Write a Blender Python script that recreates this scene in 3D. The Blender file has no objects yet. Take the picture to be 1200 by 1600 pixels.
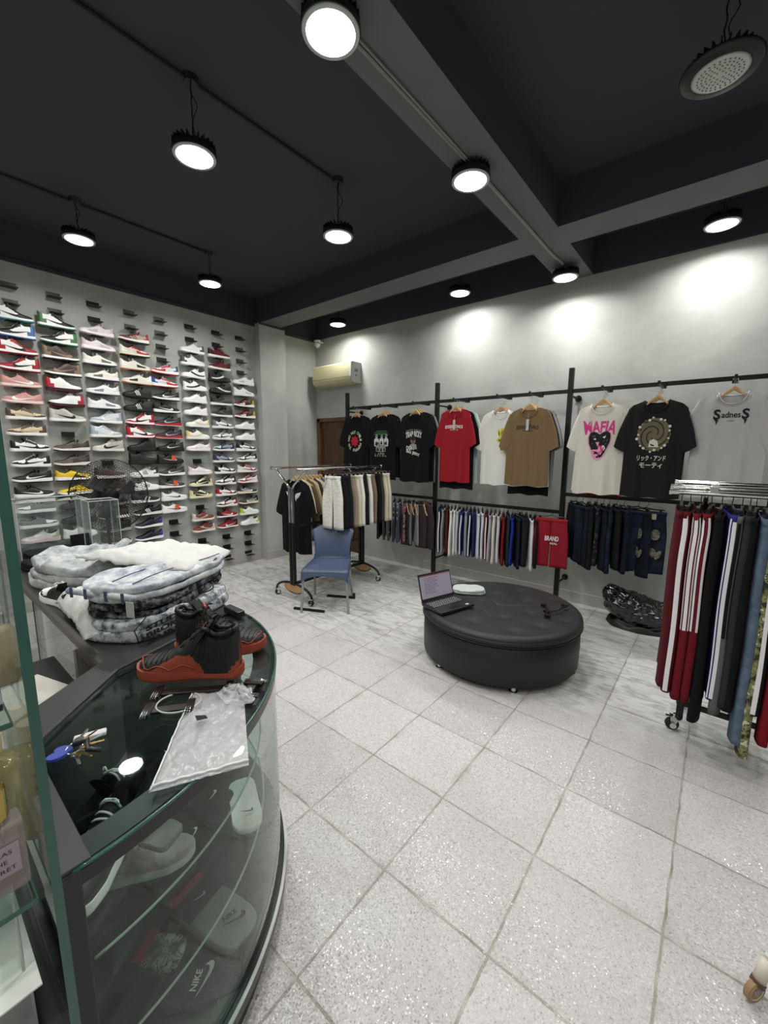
import bpy, bmesh, math, random
from mathutils import Vector, Matrix, noise
PI = math.pi
SC = bpy.context.scene
COL = SC.collection
random.seed(7)

# ------------------------------------------------------------------ camera, world, exposure
yaw, pitch, roll, CAMH, FPX = math.radians(39.304), math.radians(8.772), math.radians(.338), 1.65, 642.0
fw = Vector((-math.sin(yaw)*math.cos(pitch), math.cos(yaw)*math.cos(pitch), -math.sin(pitch)))
rt = Vector((math.cos(yaw), math.sin(yaw), 0)); up = rt.cross(fw)
r2 = rt*math.cos(roll) + up*math.sin(roll); u2 = -rt*math.sin(roll) + up*math.cos(roll)
cd = bpy.data.cameras.new('camera'); cam = bpy.data.objects.new('camera', cd); COL.objects.link(cam)
cam.matrix_world = Matrix(((r2.x, u2.x, -fw.x, 0), (r2.y, u2.y, -fw.y, 0), (r2.z, u2.z, -fw.z, CAMH), (0, 0, 0, 1)))
cd.sensor_fit = 'HORIZONTAL'; cd.sensor_width = 36; cd.lens = FPX/1200*36; cd.clip_start = .02
SC.camera = cam
w = bpy.data.worlds.new('world'); SC.world = w; w.use_nodes = True
w.node_tree.nodes['Background'].inputs[0].default_value = (.75, .8, .85, 1)
w.node_tree.nodes['Background'].inputs[1].default_value = .0
SC.view_settings.view_transform = 'Standard'; SC.view_settings.look = 'None'
SC.view_settings.gamma = 1; SC.view_settings.use_curve_mapping = False
SC.view_settings.exposure = 0.0
LAMP_W = 12.5          # watts of each ceiling pendant

# ------------------------------------------------------------------ helpers
def lin(c):
    if isinstance(c, str):
        c = [int(c[i:i+2], 16)/255 for i in (0, 2, 4)]
    return tuple(x/12.92 if x <= .04045 else ((x+.055)/1.055)**2.4 for x in c[:3]) + (1,)
MATS = {}
def mat(key, color, rough=.6, metal=0, spec=.5, bump=0, bscale=200, emit=None, coat=0, sheen=0, var=0, vscale=6, alpha=None):
    if key in MATS: return MATS[key]
    m = bpy.data.materials.new(key); m.use_nodes = True; nt = m.node_tree; b = nt.nodes['Principled BSDF']
    b.inputs['Base Color'].default_value = lin(color); b.inputs['Roughness'].default_value = rough
    b.inputs['Metallic'].default_value = metal; b.inputs['Specular IOR Level'].default_value = spec
    if coat: b.inputs['Coat Weight'].default_value = coat
    if sheen: b.inputs['Sheen Weight'].default_value = sheen
    if emit: b.inputs['Emission Color'].default_value = lin(color); b.inputs['Emission Strength'].default_value = emit
    tc = nt.nodes.new('ShaderNodeTexCoord')
    if var:
        n = nt.nodes.new('ShaderNodeTexNoise'); n.inputs['Scale'].default_value = vscale; n.inputs['Detail'].default_value = 5
        nt.links.new(tc.outputs['Object'], n.inputs['Vector'])
        mr = nt.nodes.new('ShaderNodeMapRange'); mr.inputs[3].default_value = 1-var; mr.inputs[4].default_value = 1+var
        nt.links.new(n.outputs['Fac'], mr.inputs[0])
        mx = nt.nodes.new('ShaderNodeMix'); mx.data_type = 'RGBA'; mx.blend_type = 'MULTIPLY'; mx.inputs[0].default_value = 1
        mx.inputs[6].default_value = lin(color); nt.links.new(mr.outputs[0], mx.inputs[7]); nt.links.new(mx.outputs[2], b.inputs['Base Color'])
    if bump:
        n = nt.nodes.new('ShaderNodeTexNoise'); n.inputs['Scale'].default_value = bscale; n.inputs['Detail'].default_value = 3
        nt.links.new(tc.outputs['Object'], n.inputs['Vector'])
        bp = nt.nodes.new('ShaderNodeBump'); bp.inputs['Strength'].default_value = bump; bp.inputs['Distance'].default_value = .01
        nt.links.new(n.outputs['Fac'], bp.inputs['Height']); nt.links.new(bp.outputs[0], b.inputs['Normal'])
    MATS[key] = m; return m
def cloth(hexc):  return mat('cloth_'+hexc, hexc, .92, spec=.2, bump=.25, bscale=90, var=.06, vscale=14)
def leather(hexc): return mat('shoe_'+hexc, hexc, .5, spec=.4, var=.05, vscale=40)

class MB:
    def __init__(s): s.v = []; s.f = []; s.m = []; s.c = 0
    def add(s, vs, fs, mi=0):
        o = len(s.v); s.v += [tuple(v) for v in vs]
        for f in fs: s.f.append(tuple(i+o for i in f)); s.m.append(mi)
        return s
    def box(s, c, d, R=None, mi=0):
        hx, hy, hz = d[0]/2, d[1]/2, d[2]/2
        vs = [Vector((x*hx, y*hy, z*hz)) for x in (-1, 1) for y in (-1, 1) for z in (-1, 1)]
        if R is not None: vs = [R @ v for v in vs]
        vs = [v+Vector(c) for v in vs]
        return s.add(vs, [(0,1,3,2), (4,6,7,5), (0,4,5,1), (2,3,7,6), (0,2,6,4), (1,5,7,3)], mi)
    def bbox(s, a, b, mi=0):
        return s.box([(a[i]+b[i])/2 for i in range(3)], [abs(b[i]-a[i]) for i in range(3)], None, mi)
    def tube(s, pts, r, n=8, mi=0, closed=False, rs=None):
        pts = [Vector(p) for p in pts]; N = len(pts); rings = []
        ref = None
        for i, p in enumerate(pts):
            if closed: t = pts[(i+1) % N]-pts[i-1]
            else: t = (pts[min(i+1, N-1)]-pts[max(i-1, 0)])
            if t.length < 1e-9: t = Vector((0, 0, 1))
            t.normalize()
            if ref is None:
                ref = Vector((0, 0, 1)) if abs(t.z) < .9 else Vector((1, 0, 0))
            a = t.cross(ref)
            if a.length < 1e-6: a = t.orthogonal()
            a.normalize(); b = a.cross(t); ref = b
            rr = rs[i] if rs else r
            rings.append([p + (a*math.cos(2*PI*k/n)+b*math.sin(2*PI*k/n))*rr for k in range(n)])
        vs = [v for R in rings for v in R]; fs = []
        M = N if closed else N-1
        for i in range(M):
            j = (i+1) % N
            for k in range(n): fs.append((i*n+k, i*n+(k+1) % n, j*n+(k+1) % n, j*n+k))
        if not closed:
            fs.append(tuple(range(n-1, -1, -1))); fs.append(tuple((N-1)*n+k for k in range(n)))
        return s.add(vs, fs, mi)
    def cyl(s, a, b, r, r2=None, n=16, mi=0):
        return s.tube([a, b], r, n, mi, rs=[r, r if r2 is None else r2])
    def lathe(s, prof, c=(0,0,0), n=24, mi=0, R=None):
        c = Vector(c); vs = []; fs = []
        for (r, z) in prof:
            for k in range(n):
                v = Vector((r*math.cos(2*PI*k/n), r*math.sin(2*PI*k/n), z))
                if R is not None: v = R @ v
                vs.append(v+c)
        for i in range(len(prof)-1):
            for k in range(n): fs.append((i*n+k, i*n+(k+1) % n, (i+1)*n+(k+1) % n, (i+1)*n+k))
        if prof[0][0] > 1e-5: fs.append(tuple(range(n-1, -1, -1)))
        if prof[-1][0] > 1e-5: fs.append(tuple((len(prof)-1)*n+k for k in range(n)))
        return s.add(vs, fs, mi)
    def prism(s, poly, t, f3=lambda x, y, z: (x, y, z), mi=0):
        n = len(poly); vs = [f3(p[0], p[1], 0) for p in poly]+[f3(p[0], p[1], t) for p in poly]
        fs = [tuple(range(n-1, -1, -1)), tuple(range(n, 2*n))]+[(i, (i+1) % n, n+(i+1) % n, n+i) for i in range(n)]
        return s.add(vs, fs, mi)
    def grid(s, fn, nu, nv, mi=0, wrapu=False):
        vs = [fn(i/nu, j/nv) for j in range(nv+1) for i in range(nu+(0 if wrapu else 1))]
        W = nu if wrapu else nu+1; fs = []
        for j in range(nv):
            for i in range(nu):
                a = j*W+i; b = j*W+(i+1) % W if wrapu else a+1
                fs.append((a, b, b+W, a+W))
        return s.add(vs, fs, mi)
    def build(s, name, mats=None, parent=None, smooth=False, loc=None, rot=None, fix=True, doubles=0):
        me = bpy.data.meshes.new(name); me.from_pydata(s.v, [], s.f)
        for i, p in enumerate(me.polygons): p.material_index = s.m[i]
        if fix or doubles:
            bm = bmesh.new(); bm.from_mesh(me)
            if doubles: bmesh.ops.remove_doubles(bm, verts=bm.verts, dist=doubles)
            if fix: bmesh.ops.recalc_face_normals(bm, faces=bm.faces)
            bm.to_mesh(me); bm.free()
        if smooth:
            for p in me.polygons: p.use_smooth = True
        mats = mats if isinstance(mats, (list, tuple)) else [mats]
        for m in mats:
            if m: me.materials.append(m)
        o = bpy.data.objects.new(name, me); COL.objects.link(o)
        if parent: o.parent = parent
        if loc: o.location = loc
        if rot: o.rotation_euler = rot
        return o
def smart(o, ang=40):
    me = o.data
    for p in me.polygons: p.use_smooth = True
    bm = bmesh.new(); bm.from_mesh(me)
    for e in bm.edges:
        if len(e.link_faces) == 2 and e.calc_face_angle(0) > math.radians(ang): e.smooth = False
    bm.to_mesh(me); bm.free(); return o
def bev(o, w=.004, seg=2):
    m = o.modifiers.new('bevel', 'BEVEL'); m.width = w; m.segments = seg; m.limit_method = 'ANGLE'; m.angle_limit = math.radians(35); return o
def tag(o, label=None, cat=None, group=None, kind=None):
    if label: o['label'] = label
    if cat: o['category'] = cat
    if group: o['group'] = group
    if kind: o['kind'] = kind
    return o
def thing(name, label, cat, loc=(0,0,0), rz=0, group=None, rot=None):
    o = bpy.data.objects.new(name, None); COL.objects.link(o); o.empty_display_size = .05
    o.location = loc; o.rotation_euler = rot if rot else (0, 0, rz)
    return tag(o, label, cat, group)
def struct(o): o['kind'] = 'structure'; return o
def dup(src, parent=None, label=None, group=None, loc=None, rot=None):
    c = src.copy(); COL.objects.link(c); c.parent = parent
    if parent is None and label: c['label'] = label
    if group: c['group'] = group
    if loc is not None: c.location = loc
    if rot is not None: c.rotation_euler = rot
    for ch in list(src.children):
        dup(ch, c)
    return c
def recolor(o, mats):
    for i, m in enumerate(mats):
        if i < len(o.material_slots):
            o.material_slots[i].link = 'OBJECT'; o.material_slots[i].material = m
def lerp(a, b, t): return a+(b-a)*t
def sst(a, b, x):
    t = max(0, min(1, (x-a)/(b-a))); return t*t*(3-2*t)
def interp(tab, x):
    if x <= tab[0][0]: return tab[0][1]
    for (a, fa), (b, fb) in zip(tab, tab[1:]):
        if x <= b:
            t = (x-a)/(b-a); t = t*t*(3-2*t)*.5+t*.5; return fa+(fb-fa)*t
    return tab[-1][1]
# text as flat triangles, normalised to width 1 (or given), returned as (verts2d, faces)
TXT = {}
def text2d(s, cuts=2, shear=0, extra_bold=0.0):
    k = (s, cuts, shear, extra_bold)
    if k in TXT: return TXT[k]
    cu = bpy.data.curves.new('lettering', 'FONT'); cu.body = s; cu.size = 1; cu.shear = shear; cu.offset = extra_bold; cu.resolution_u = 3
    ob = bpy.data.objects.new('lettering', cu); COL.objects.link(ob)
    dg = bpy.context.evaluated_depsgraph_get(); me = bpy.data.meshes.new_from_object(ob.evaluated_get(dg))
    bm = bmesh.new(); bm.from_mesh(me); bmesh.ops.triangulate(bm, faces=bm.faces)
    for _ in range(cuts):
        es = [e for e in bm.edges if e.calc_length() > .12]
        if not es: break
        bmesh.ops.subdivide_edges(bm, edges=es, cuts=1, use_grid_fill=False)
        bmesh.ops.triangulate(bm, faces=bm.faces)
    bm.verts.ensure_lookup_table(); bm.verts.index_update()
    vs = [(v.co.x, v.co.y) for v in bm.verts]; fs = [tuple(v.index for v in f.verts) for f in bm.faces]
    bm.free(); bpy.data.objects.remove(ob); bpy.data.meshes.remove(me); bpy.data.curves.remove(cu)
    if vs:
        x0 = min(v[0] for v in vs); x1 = max(v[0] for v in vs); y0 = min(v[1] for v in vs); y1 = max(v[1] for v in vs)
        vs = [((x-x0)/(x1-x0)-.5, (y-y0)/(y1-y0)-.5) for x, y in vs]; asp = (y1-y0)/(x1-x0)
    else: asp = 1
    TXT[k] = (vs, fs, asp); return TXT[k]
def put_text(mb, s, fn, w, h=None, c=(0, 0), mi=0, warp=None, **kw):
    vs, fs, asp = text2d(s, **kw)
    if not vs: return
    if h is None: h = w*asp
    out = []
    for x, y in vs:
        X, Y = x*w, y*h
        if warp: X, Y = warp(X, Y)
        out.append(fn(c[0]+X, c[1]+Y))
    mb.add(out, fs, mi)
def disc_fill(mb, fn, c, rx, ry, n=16, rings=3, mi=0, ang=0):
    vs = [fn(*c)]; fs = []
    for r in range(1, rings+1):
        for k in range(n):
            a = 2*PI*k/n; x = rx*r/rings*math.cos(a); y = ry*r/rings*math.sin(a)
            vs.append(fn(c[0]+x*math.cos(ang)-y*math.sin(ang), c[1]+x*math.sin(ang)+y*math.cos(ang)))
    for k in range(n): fs.append((0, 1+k, 1+(k+1) % n))
    for r in range(1, rings):
        for k in range(n):
            a = 1+(r-1)*n+k; b = 1+(r-1)*n+(k+1) % n; fs.append((a, a+n, b+n, b))
    mb.add(vs, fs, mi)
def poly_fill(mb, fn, poly, mi=0, cuts=1):
    bm = bmesh.new(); f = bm.faces.new([bm.verts.new((x, y, 0)) for x, y in poly]); bmesh.ops.triangulate(bm, faces=[f])
    for _ in range(cuts):
        bmesh.ops.subdivide_edges(bm, edges=[e for e in bm.edges if e.calc_length() > .03], cuts=1); bmesh.ops.triangulate(bm, faces=bm.faces)
    bm.verts.index_update()
    mb.add([fn(v.co.x, v.co.y) for v in bm.verts], [tuple(v.index for v in f.verts) for f in bm.faces], mi); bm.free()

# ------------------------------------------------------------------ node materials of the room
def nodes_mat(key):
    m = bpy.data.materials.new(key); m.use_nodes = True; return m, m.node_tree, m.node_tree.nodes, m.node_tree.links
def plaster_mat():
    m, nt, N, L = nodes_mat('grey_plaster'); b = N['Principled BSDF']; b.inputs['Roughness'].default_value = .75; b.inputs['Specular IOR Level'].default_value = .3
    tc = N.new('ShaderNodeTexCoord'); n = N.new('ShaderNodeTexNoise'); n.inputs['Scale'].default_value = 1.7; n.inputs['Detail'].default_value = 8; n.inputs['Distortion'].default_value = .8
    L.new(tc.outputs['Object'], n.inputs['Vector']); cr = N.new('ShaderNodeValToRGB')
    cr.color_ramp.elements[0].position = .3; cr.color_ramp.elements[0].color = lin('a6a9a5'); cr.color_ramp.elements[1].position = .75; cr.color_ramp.elements[1].color = lin('bdbfba')
    L.new(n.outputs['Fac'], cr.inputs[0]); L.new(cr.outputs[0], b.inputs['Base Color'])
    n2 = N.new('ShaderNodeTexNoise'); n2.inputs['Scale'].default_value = 14; n2.inputs['Detail'].default_value = 8
    L.new(tc.outputs['Object'], n2.inputs['Vector']); bp = N.new('ShaderNodeBump'); bp.inputs['Strength'].default_value = .25; bp.inputs['Distance'].default_value = .01
    L.new(n2.outputs['Fac'], bp.inputs['Height']); L.new(bp.outputs[0], b.inputs['Normal']); return m
def floor_mat():
    m, nt, N, L = nodes_mat('terrazzo_tiles'); b = N['Principled BSDF']
    tc = N.new('ShaderNodeTexCoord'); sep = N.new('ShaderNodeSeparateXYZ'); L.new(tc.outputs['Object'], sep.inputs[0])
    def math_(op, a, bb=None, c=None):
        x = N.new('ShaderNodeMath'); x.operation = op
        for i, v in enumerate((a, bb, c)):
            if v is None: continue
            if isinstance(v, (int, float)): x.inputs[i].default_value = v
            else: L.new(v, x.inputs[i])
        return x.outputs[0]
    S = .43943
    wob = N.new('ShaderNodeTexNoise'); wob.inputs['Scale'].default_value = 9; wob.inputs['Detail'].default_value = 4; L.new(tc.outputs['Object'], wob.inputs['Vector'])
    wv = math_('MULTIPLY', math_('SUBTRACT', wob.outputs['Fac'], .5), .014)
    gx = math_('DIVIDE', math_('ADD', math_('ADD', sep.outputs[0], wv), 1.7537+20*S), S); gy = math_('DIVIDE', math_('ADD', math_('ADD', sep.outputs[1], wv), -1.5249+20*S), S)
    fx = math_('FRACT', gx); fy = math_('FRACT', gy)
    dx = math_('MINIMUM', fx, math_('SUBTRACT', 1, fx)); dy = math_('MINIMUM', fy, math_('SUBTRACT', 1, fy))
    d = math_('MINIMUM', dx, dy)
    line = N.new('ShaderNodeMapRange'); line.inputs[1].default_value = .006; line.inputs[2].default_value = .012; line.inputs[3].default_value = 1; line.inputs[4].default_value = 0; L.new(d, line.inputs[0])
    # per-tile tone
    cmb = N.new('ShaderNodeCombineXYZ'); L.new(math_('FLOOR', gx), cmb.inputs[0]); L.new(math_('FLOOR', gy), cmb.inputs[1])
    wn = N.new('ShaderNodeTexWhiteNoise'); wn.noise_dimensions = '3D'; L.new(cmb.outputs[0], wn.inputs['Vector'])
    # terrazzo chips
    vo = N.new('ShaderNodeTexVoronoi'); vo.inputs['Scale'].default_value = 230; L.new(tc.outputs['Object'], vo.inputs['Vector'])
    sv = N.new('ShaderNodeSeparateColor'); L.new(vo.outputs['Color'], sv.inputs[0])
    cr = N.new('ShaderNodeValToRGB'); e = cr.color_ramp.elements; e[0].position = 0; e[0].color = lin('a8a4a3'); e[1].position = 1; e[1].color = lin('e4e2e2')
    k = e.new(.1); k.color = lin('bab6b5'); k = e.new(.16); k.color = lin('cbc8c7'); k = e.new(.8); k.color = lin('d0cdcc')
    L.new(sv.outputs[0], cr.inputs[0])
    # soft marble veining that is stronger on some tiles
    wav = N.new('ShaderNodeTexNoise'); wav.inputs['Scale'].default_value = 5; wav.inputs['Detail'].default_value = 9; wav.inputs['Distortion'].default_value = 1.5
    mp = N.new('ShaderNodeMapping'); mp.inputs['Scale'].default_value = (1, 3.5, 1); L.new(tc.outputs['Object'], mp.inputs[0]); L.new(mp.outputs[0], wav.inputs['Vector'])
    vr = N.new('ShaderNodeValToRGB'); e = vr.color_ramp.elements; e[0].position = .36; e[0].color = lin('b0b0ad'); e[1].position = .56; e[1].color = lin('d8d8d5'); L.new(wav.outputs['Fac'], vr.inputs[0])
    far = N.new('ShaderNodeMapRange'); far.inputs[1].default_value = 2.5; far.inputs[2].default_value = 3.0; L.new(math_('SUBTRACT', sep.outputs[1], math_('MULTIPLY', sep.outputs[0], .12)), far.inputs[0])
    mt = N.new('ShaderNodeMix'); mt.data_type = 'RGBA'; L.new(far.outputs[0], mt.inputs[0]); L.new(cr.outputs[0], mt.inputs[6]); L.new(vr.outputs[0], mt.inputs[7])
    tone = N.new('ShaderNodeMapRange'); tone.inputs[3].default_value = .80; tone.inputs[4].default_value = .93; L.new(wn.outputs['Value'], tone.inputs[0])
    mm = N.new('ShaderNodeMix'); mm.data_type = 'RGBA'; mm.blend_type = 'MULTIPLY'; mm.inputs[0].default_value = 1; L.new(mt.outputs[2], mm.inputs[6]); L.new(tone.outputs[0], mm.inputs[7])
    # dirt along the joints
    dn = N.new('ShaderNodeTexNoise'); dn.inputs['Scale'].default_value = 6; dn.inputs['Detail'].default_value = 7; L.new(tc.outputs['Object'], dn.inputs['Vector'])
    near = N.new('ShaderNodeMapRange'); near.inputs[1].default_value = 0; near.inputs[2].default_value = .09; near.inputs[3].default_value = 1; near.inputs[4].default_value = 0; L.new(d, near.inputs[0])
    dr = N.new('ShaderNodeMapRange'); dr.inputs[1].default_value = .52; dr.inputs[2].default_value = .68; L.new(dn.outputs['Fac'], dr.inputs[0])
    dirt = math_('MULTIPLY', math_('MULTIPLY', near.outputs[0], dr.outputs[0]), .45)
    m3 = N.new('ShaderNodeMix'); m3.data_type = 'RGBA'; L.new(dirt, m3.inputs[0]); L.new(mm.outputs[2], m3.inputs[6]); m3.inputs[7].default_value = lin('8b857a')
    m4 = N.new('ShaderNodeMix'); m4.data_type = 'RGBA'; L.new(line.outputs[0], m4.inputs[0]); L.new(m3.outputs[2], m4.inputs[6])
    gcol = N.new('ShaderNodeValToRGB'); gcol.color_ramp.elements[0].position = .35; gcol.color_ramp.elements[0].color = lin('88847b'); gcol.color_ramp.elements[1].position = .65; gcol.color_ramp.elements[1].color = lin('b2aea6')
    L.new(wob.outputs['Fac'], gcol.inputs[0]); L.new(gcol.outputs[0], m4.inputs[7])
    L.new(m4.outputs[2], b.inputs['Base Color'])
    rr = N.new('ShaderNodeMapRange'); rr.inputs[3].default_value = .16; rr.inputs[4].default_value = .5; L.new(sv.outputs[1], rr.inputs[0]); L.new(rr.outputs[0], b.inputs['Roughness'])
    # each chip faces its own way, which gives the glitter
    nv = N.new('ShaderNodeVectorMath'); nv.operation = 'SUBTRACT'; L.new(vo.outputs['Color'], nv.inputs[0]); nv.inputs[1].default_value = (.5, .5, .5)
    sc = N.new('ShaderNodeVectorMath'); sc.operation = 'MULTIPLY'; L.new(nv.outputs[0], sc.inputs[0]); sc.inputs[1].default_value = (.34, .34, 0)
    ad = N.new('ShaderNodeVectorMath'); ad.operation = 'ADD'; L.new(sc.outputs[0], ad.inputs[0]); ad.inputs[1].default_value = (0, 0, 1)
    no = N.new('ShaderNodeVectorMath'); no.operation = 'NORMALIZE'; L.new(ad.outputs[0], no.inputs[0]); 
    bp = N.new('ShaderNodeBump'); bp.inputs['Strength'].default_value = .5; bp.inputs['Distance'].default_value = .003; L.new(math_('SUBTRACT', 1, line.outputs[0]), bp.inputs['Height']); L.new(no.outputs[0], bp.inputs['Normal'])
    L.new(bp.outputs[0], b.inputs['Normal']); return m
def glass_mat(key, tint=(.93, .97, .95), refl=1.0, rough=.02):
    m, nt, N, L = nodes_mat(key); N.remove(N['Principled BSDF']); out = N['Material Output']
    t = N.new('ShaderNodeBsdfTransparent'); t.inputs[0].default_value = (*tint, 1); g = N.new('ShaderNodeBsdfGlossy'); g.inputs['Roughness'].default_value = rough
    fr = N.new('ShaderNodeLayerWeight'); fr.inputs['Blend'].default_value = .5; pw = N.new('ShaderNodeMath'); pw.operation = 'POWER'; pw.inputs[1].default_value = 5
    L.new(fr.outputs['Facing'], pw.inputs[0]); mu = N.new('ShaderNodeMath'); mu.operation = 'MULTIPLY_ADD'; mu.inputs[1].default_value = .9*refl; mu.inputs[2].default_value = .04*refl; mu.use_clamp = True
    L.new(pw.outputs[0], mu.inputs[0]); mx = N.new('ShaderNodeMixShader'); L.new(mu.outputs[0], mx.inputs[0]); L.new(t.outputs[0], mx.inputs[1]); L.new(g.outputs[0], mx.inputs[2]); L.new(mx.outputs[0], out.inputs[0]); return m
def denim_mat(key, dark, light, scale=25, thr=(.4, .6), detail=8):
    m, nt, N, L = nodes_mat(key); b = N['Principled BSDF']; b.inputs['Roughness'].default_value = .9; b.inputs['Specular IOR Level'].default_value = .2
    tc = N.new('ShaderNodeTexCoord'); n = N.new('ShaderNodeTexNoise'); n.inputs['Scale'].default_value = scale; n.inputs['Detail'].default_value = detail; n.inputs['Roughness'].default_value = .7
    L.new(tc.outputs['Object'], n.inputs['Vector']); cr = N.new('ShaderNodeValToRGB'); e = cr.color_ramp.elements
    e[0].position = thr[0]; e[0].color = lin(dark); e[1].position = thr[1]; e[1].color = lin(light); L.new(n.outputs['Fac'], cr.inputs[0]); L.new(cr.outputs[0], b.inputs['Base Color']); return m
def camo_mat(key, cols, scale=25):
    m, nt, N, L = nodes_mat(key); b = N['Principled BSDF']; b.inputs['Roughness'].default_value = .9
    tc = N.new('ShaderNodeTexCoord'); n = N.new('ShaderNodeTexNoise'); n.inputs['Scale'].default_value = scale; n.inputs['Detail'].default_value = 2
    L.new(tc.outputs['Object'], n.inputs['Vector']); cr = N.new('ShaderNodeValToRGB'); cr.color_ramp.interpolation = 'CONSTANT'; e = cr.color_ramp.elements
    e[0].position = 0; e[0].color = lin(cols[0]); e[1].position = .62; e[1].color = lin(cols[-1])
    for i, c in enumerate(cols[1:-1]): k = e.new(.44+i*.07); k.color = lin(c)
    L.new(n.outputs['Fac'], cr.inputs[0]); L.new(cr.outputs[0], b.inputs['Base Color']); return m
def stripe_mat(key, base, stripe, scale=60):
    m, nt, N, L = nodes_mat(key); b = N['Principled BSDF']; b.inputs['Roughness'].default_value = .9
    tc = N.new('ShaderNodeTexCoord'); wv = N.new('ShaderNodeTexWave'); wv.inputs['Scale'].default_value = scale; wv.bands_direction = 'X'; L.new(tc.outputs['Object'], wv.inputs['Vector'])
    cr = N.new('ShaderNodeValToRGB'); e = cr.color_ramp.elements; e[0].position = .8; e[0].color = lin(base); e[1].position = .9; e[1].color = lin(stripe); L.new(wv.outputs['Fac'], cr.inputs[0]); L.new(cr.outputs[0], b.inputs['Base Color']); return m
def wood_mat(key, a, c, scale=3, rough=.4):
    m, nt, N, L = nodes_mat(key); b = N['Principled BSDF']; b.inputs['Roughness'].default_value = rough
    tc = N.new('ShaderNodeTexCoord'); mp = N.new('ShaderNodeMapping'); mp.inputs['Scale'].default_value = (8, 8, 1.2); L.new(tc.outputs['Object'], mp.inputs[0])
    n = N.new('ShaderNodeTexNoise'); n.inputs['Scale'].default_value = scale; n.inputs['Detail'].default_value = 6; n.inputs['Distortion'].default_value = 1.2; L.new(mp.outputs[0], n.inputs['Vector'])
    cr = N.new('ShaderNodeValToRGB'); e = cr.color_ramp.elements; e[0].position = .3; e[0].color = lin(a); e[1].position = .7; e[1].color = lin(c); L.new(n.outputs['Fac'], cr.inputs[0]); L.new(cr.outputs[0], b.inputs['Base Color']); return m
PLASTER = plaster_mat(); FLOOR = floor_mat()
CEIL = mat('ceiling_black', '43434b', .8, spec=.25, var=.1, vscale=2)
BEAM = mat('beam_grey', '68696b', .8, var=.08, vscale=3)
BLACKM = mat('black_metal', '0d0d0e', .45, spec=.4)
BLACKP = mat('black_plastic', '0b0b0c', .4)
CHROME = mat('chrome', 'd8d8d8', .14, metal=1)
STEEL = mat('brushed_steel', 'b0b0ae', .35, metal=1)
WOODH = wood_mat('hanger_wood', 'b08a58', 'd2b183', 4, .35)
GLASS = glass_mat('clear_glass'); GEDGE = mat('glass_edge', '235247', .25, spec=.6, coat=.3, var=.15, vscale=30)
GSHELF = glass_mat('shelf_glass', (.86, .93, .9), 1.0)
ACRYL = glass_mat('acrylic', (.93, .95, .95), 1.2)
SKIRT = mat('skirting_tile', 'b3b1ab', .35, var=.1, vscale=5)
# ------------------------------------------------------------------ pendants (real lamps, light inside their builder)
LENS = mat('lamp_lens_lit', 'fffdf2', .4, emit=14)
LENSOFF = mat('lamp_lens_off', 'c8c8c2', .3, var=.15, vscale=60)
RIM = mat('lamp_rim', '141415', .45)
RIMG = mat('lamp_rim_glass', 'b9c2bd', .25)
def pendant(x, y, z, lit, label, ztop, tilt=(0, 0), group='round pendant lamps'):
    t = thing('pendant_lamp', label, 'lamp', (x, y, z), 0, group if lit else None)
    t.rotation_euler = (tilt[0], tilt[1], 0)
    b = MB(); b.lathe([(.0, .055), (.05, .055), (.055, .04), (.112, .035), (.119, .018), (.118, .0), (.106, -.004)], n=40)
    for k in range(24):
        a = 2*PI*k/24; R = Matrix.Rotation(a, 3, 'Z'); b.box(R @ Vector((.085, 0, .048)), (.06, .005, .03), R)
    b.build('lamp_housing', RIM, t)
    if not lit: MB().lathe([(.106, -.004), (.138, -.002), (.15, .008), (.148, .016), (.13, .014)], n=40).build('rim', RIM, t, smooth=True)
    else: MB().lathe([(.1, -.006), (.113, -.006), (.115, .0), (.108, .004)], n=40).build('rim', RIMG, t, smooth=True)
    l = MB().lathe([(0, -.009), (.09, -.008), (.104, -.004)], n=40).build('lens', LENS if lit else LENSOFF, t, smooth=True)
    if not lit:
        d = MB()
        for rr, nn in ((.02, 6), (.035, 12), (.05, 18), (.065, 24), (.08, 28)):
            for k in range(nn): d.box((rr*math.cos(2*PI*k/nn), rr*math.sin(2*PI*k/nn), -.0085), (.006, .006, .003))
        d.build('diode_grid', mat('diode', '6f7068', .5), l)
    h = MB(); h.tube([(0, 0, .055), (0, 0, .075)], .012, 8); h.tube([(.015*math.cos(a), 0, .09+.015*math.sin(a)) for a in [i*PI/5 for i in range(10)]], .003, 6, closed=True)
    h.build('hook', BLACKM, t)
    n = 14; H = ztop-z-.1
    c = MB(); c.tube([(0.004*math.sin(i*1.7), .004*math.cos(i*1.9), .1+H*i/n) for i in range(n+1)], .0035, 5)
    c.tube([(0.012*math.sin(i*1.1)+.03*math.sin(PI*i/n), .01*math.cos(i*.8), .06+(H+.04)*i/n) for i in range(n+1)], .0025, 5)
    c.build('chain_and_cord', BLACKM, t)
    MB().cyl((0, 0, ztop-z-.03), (0, 0, ztop-z-.001), .035, .045, 16).build('ceiling_box', RIM, t)
    if lit:
        ld = bpy.data.lights.new('lamp_light', 'AREA'); ld.shape = 'DISK'; ld.size = .2; ld.energy = LAMP_W; ld.color = (1, .99, .955); ld.spread = math.radians(160)
        lo = bpy.data.objects.new('lamp_light', ld); COL.objects.link(lo); lo.parent = t; lo.location = (0, 0, -.012)
    return t
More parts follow.
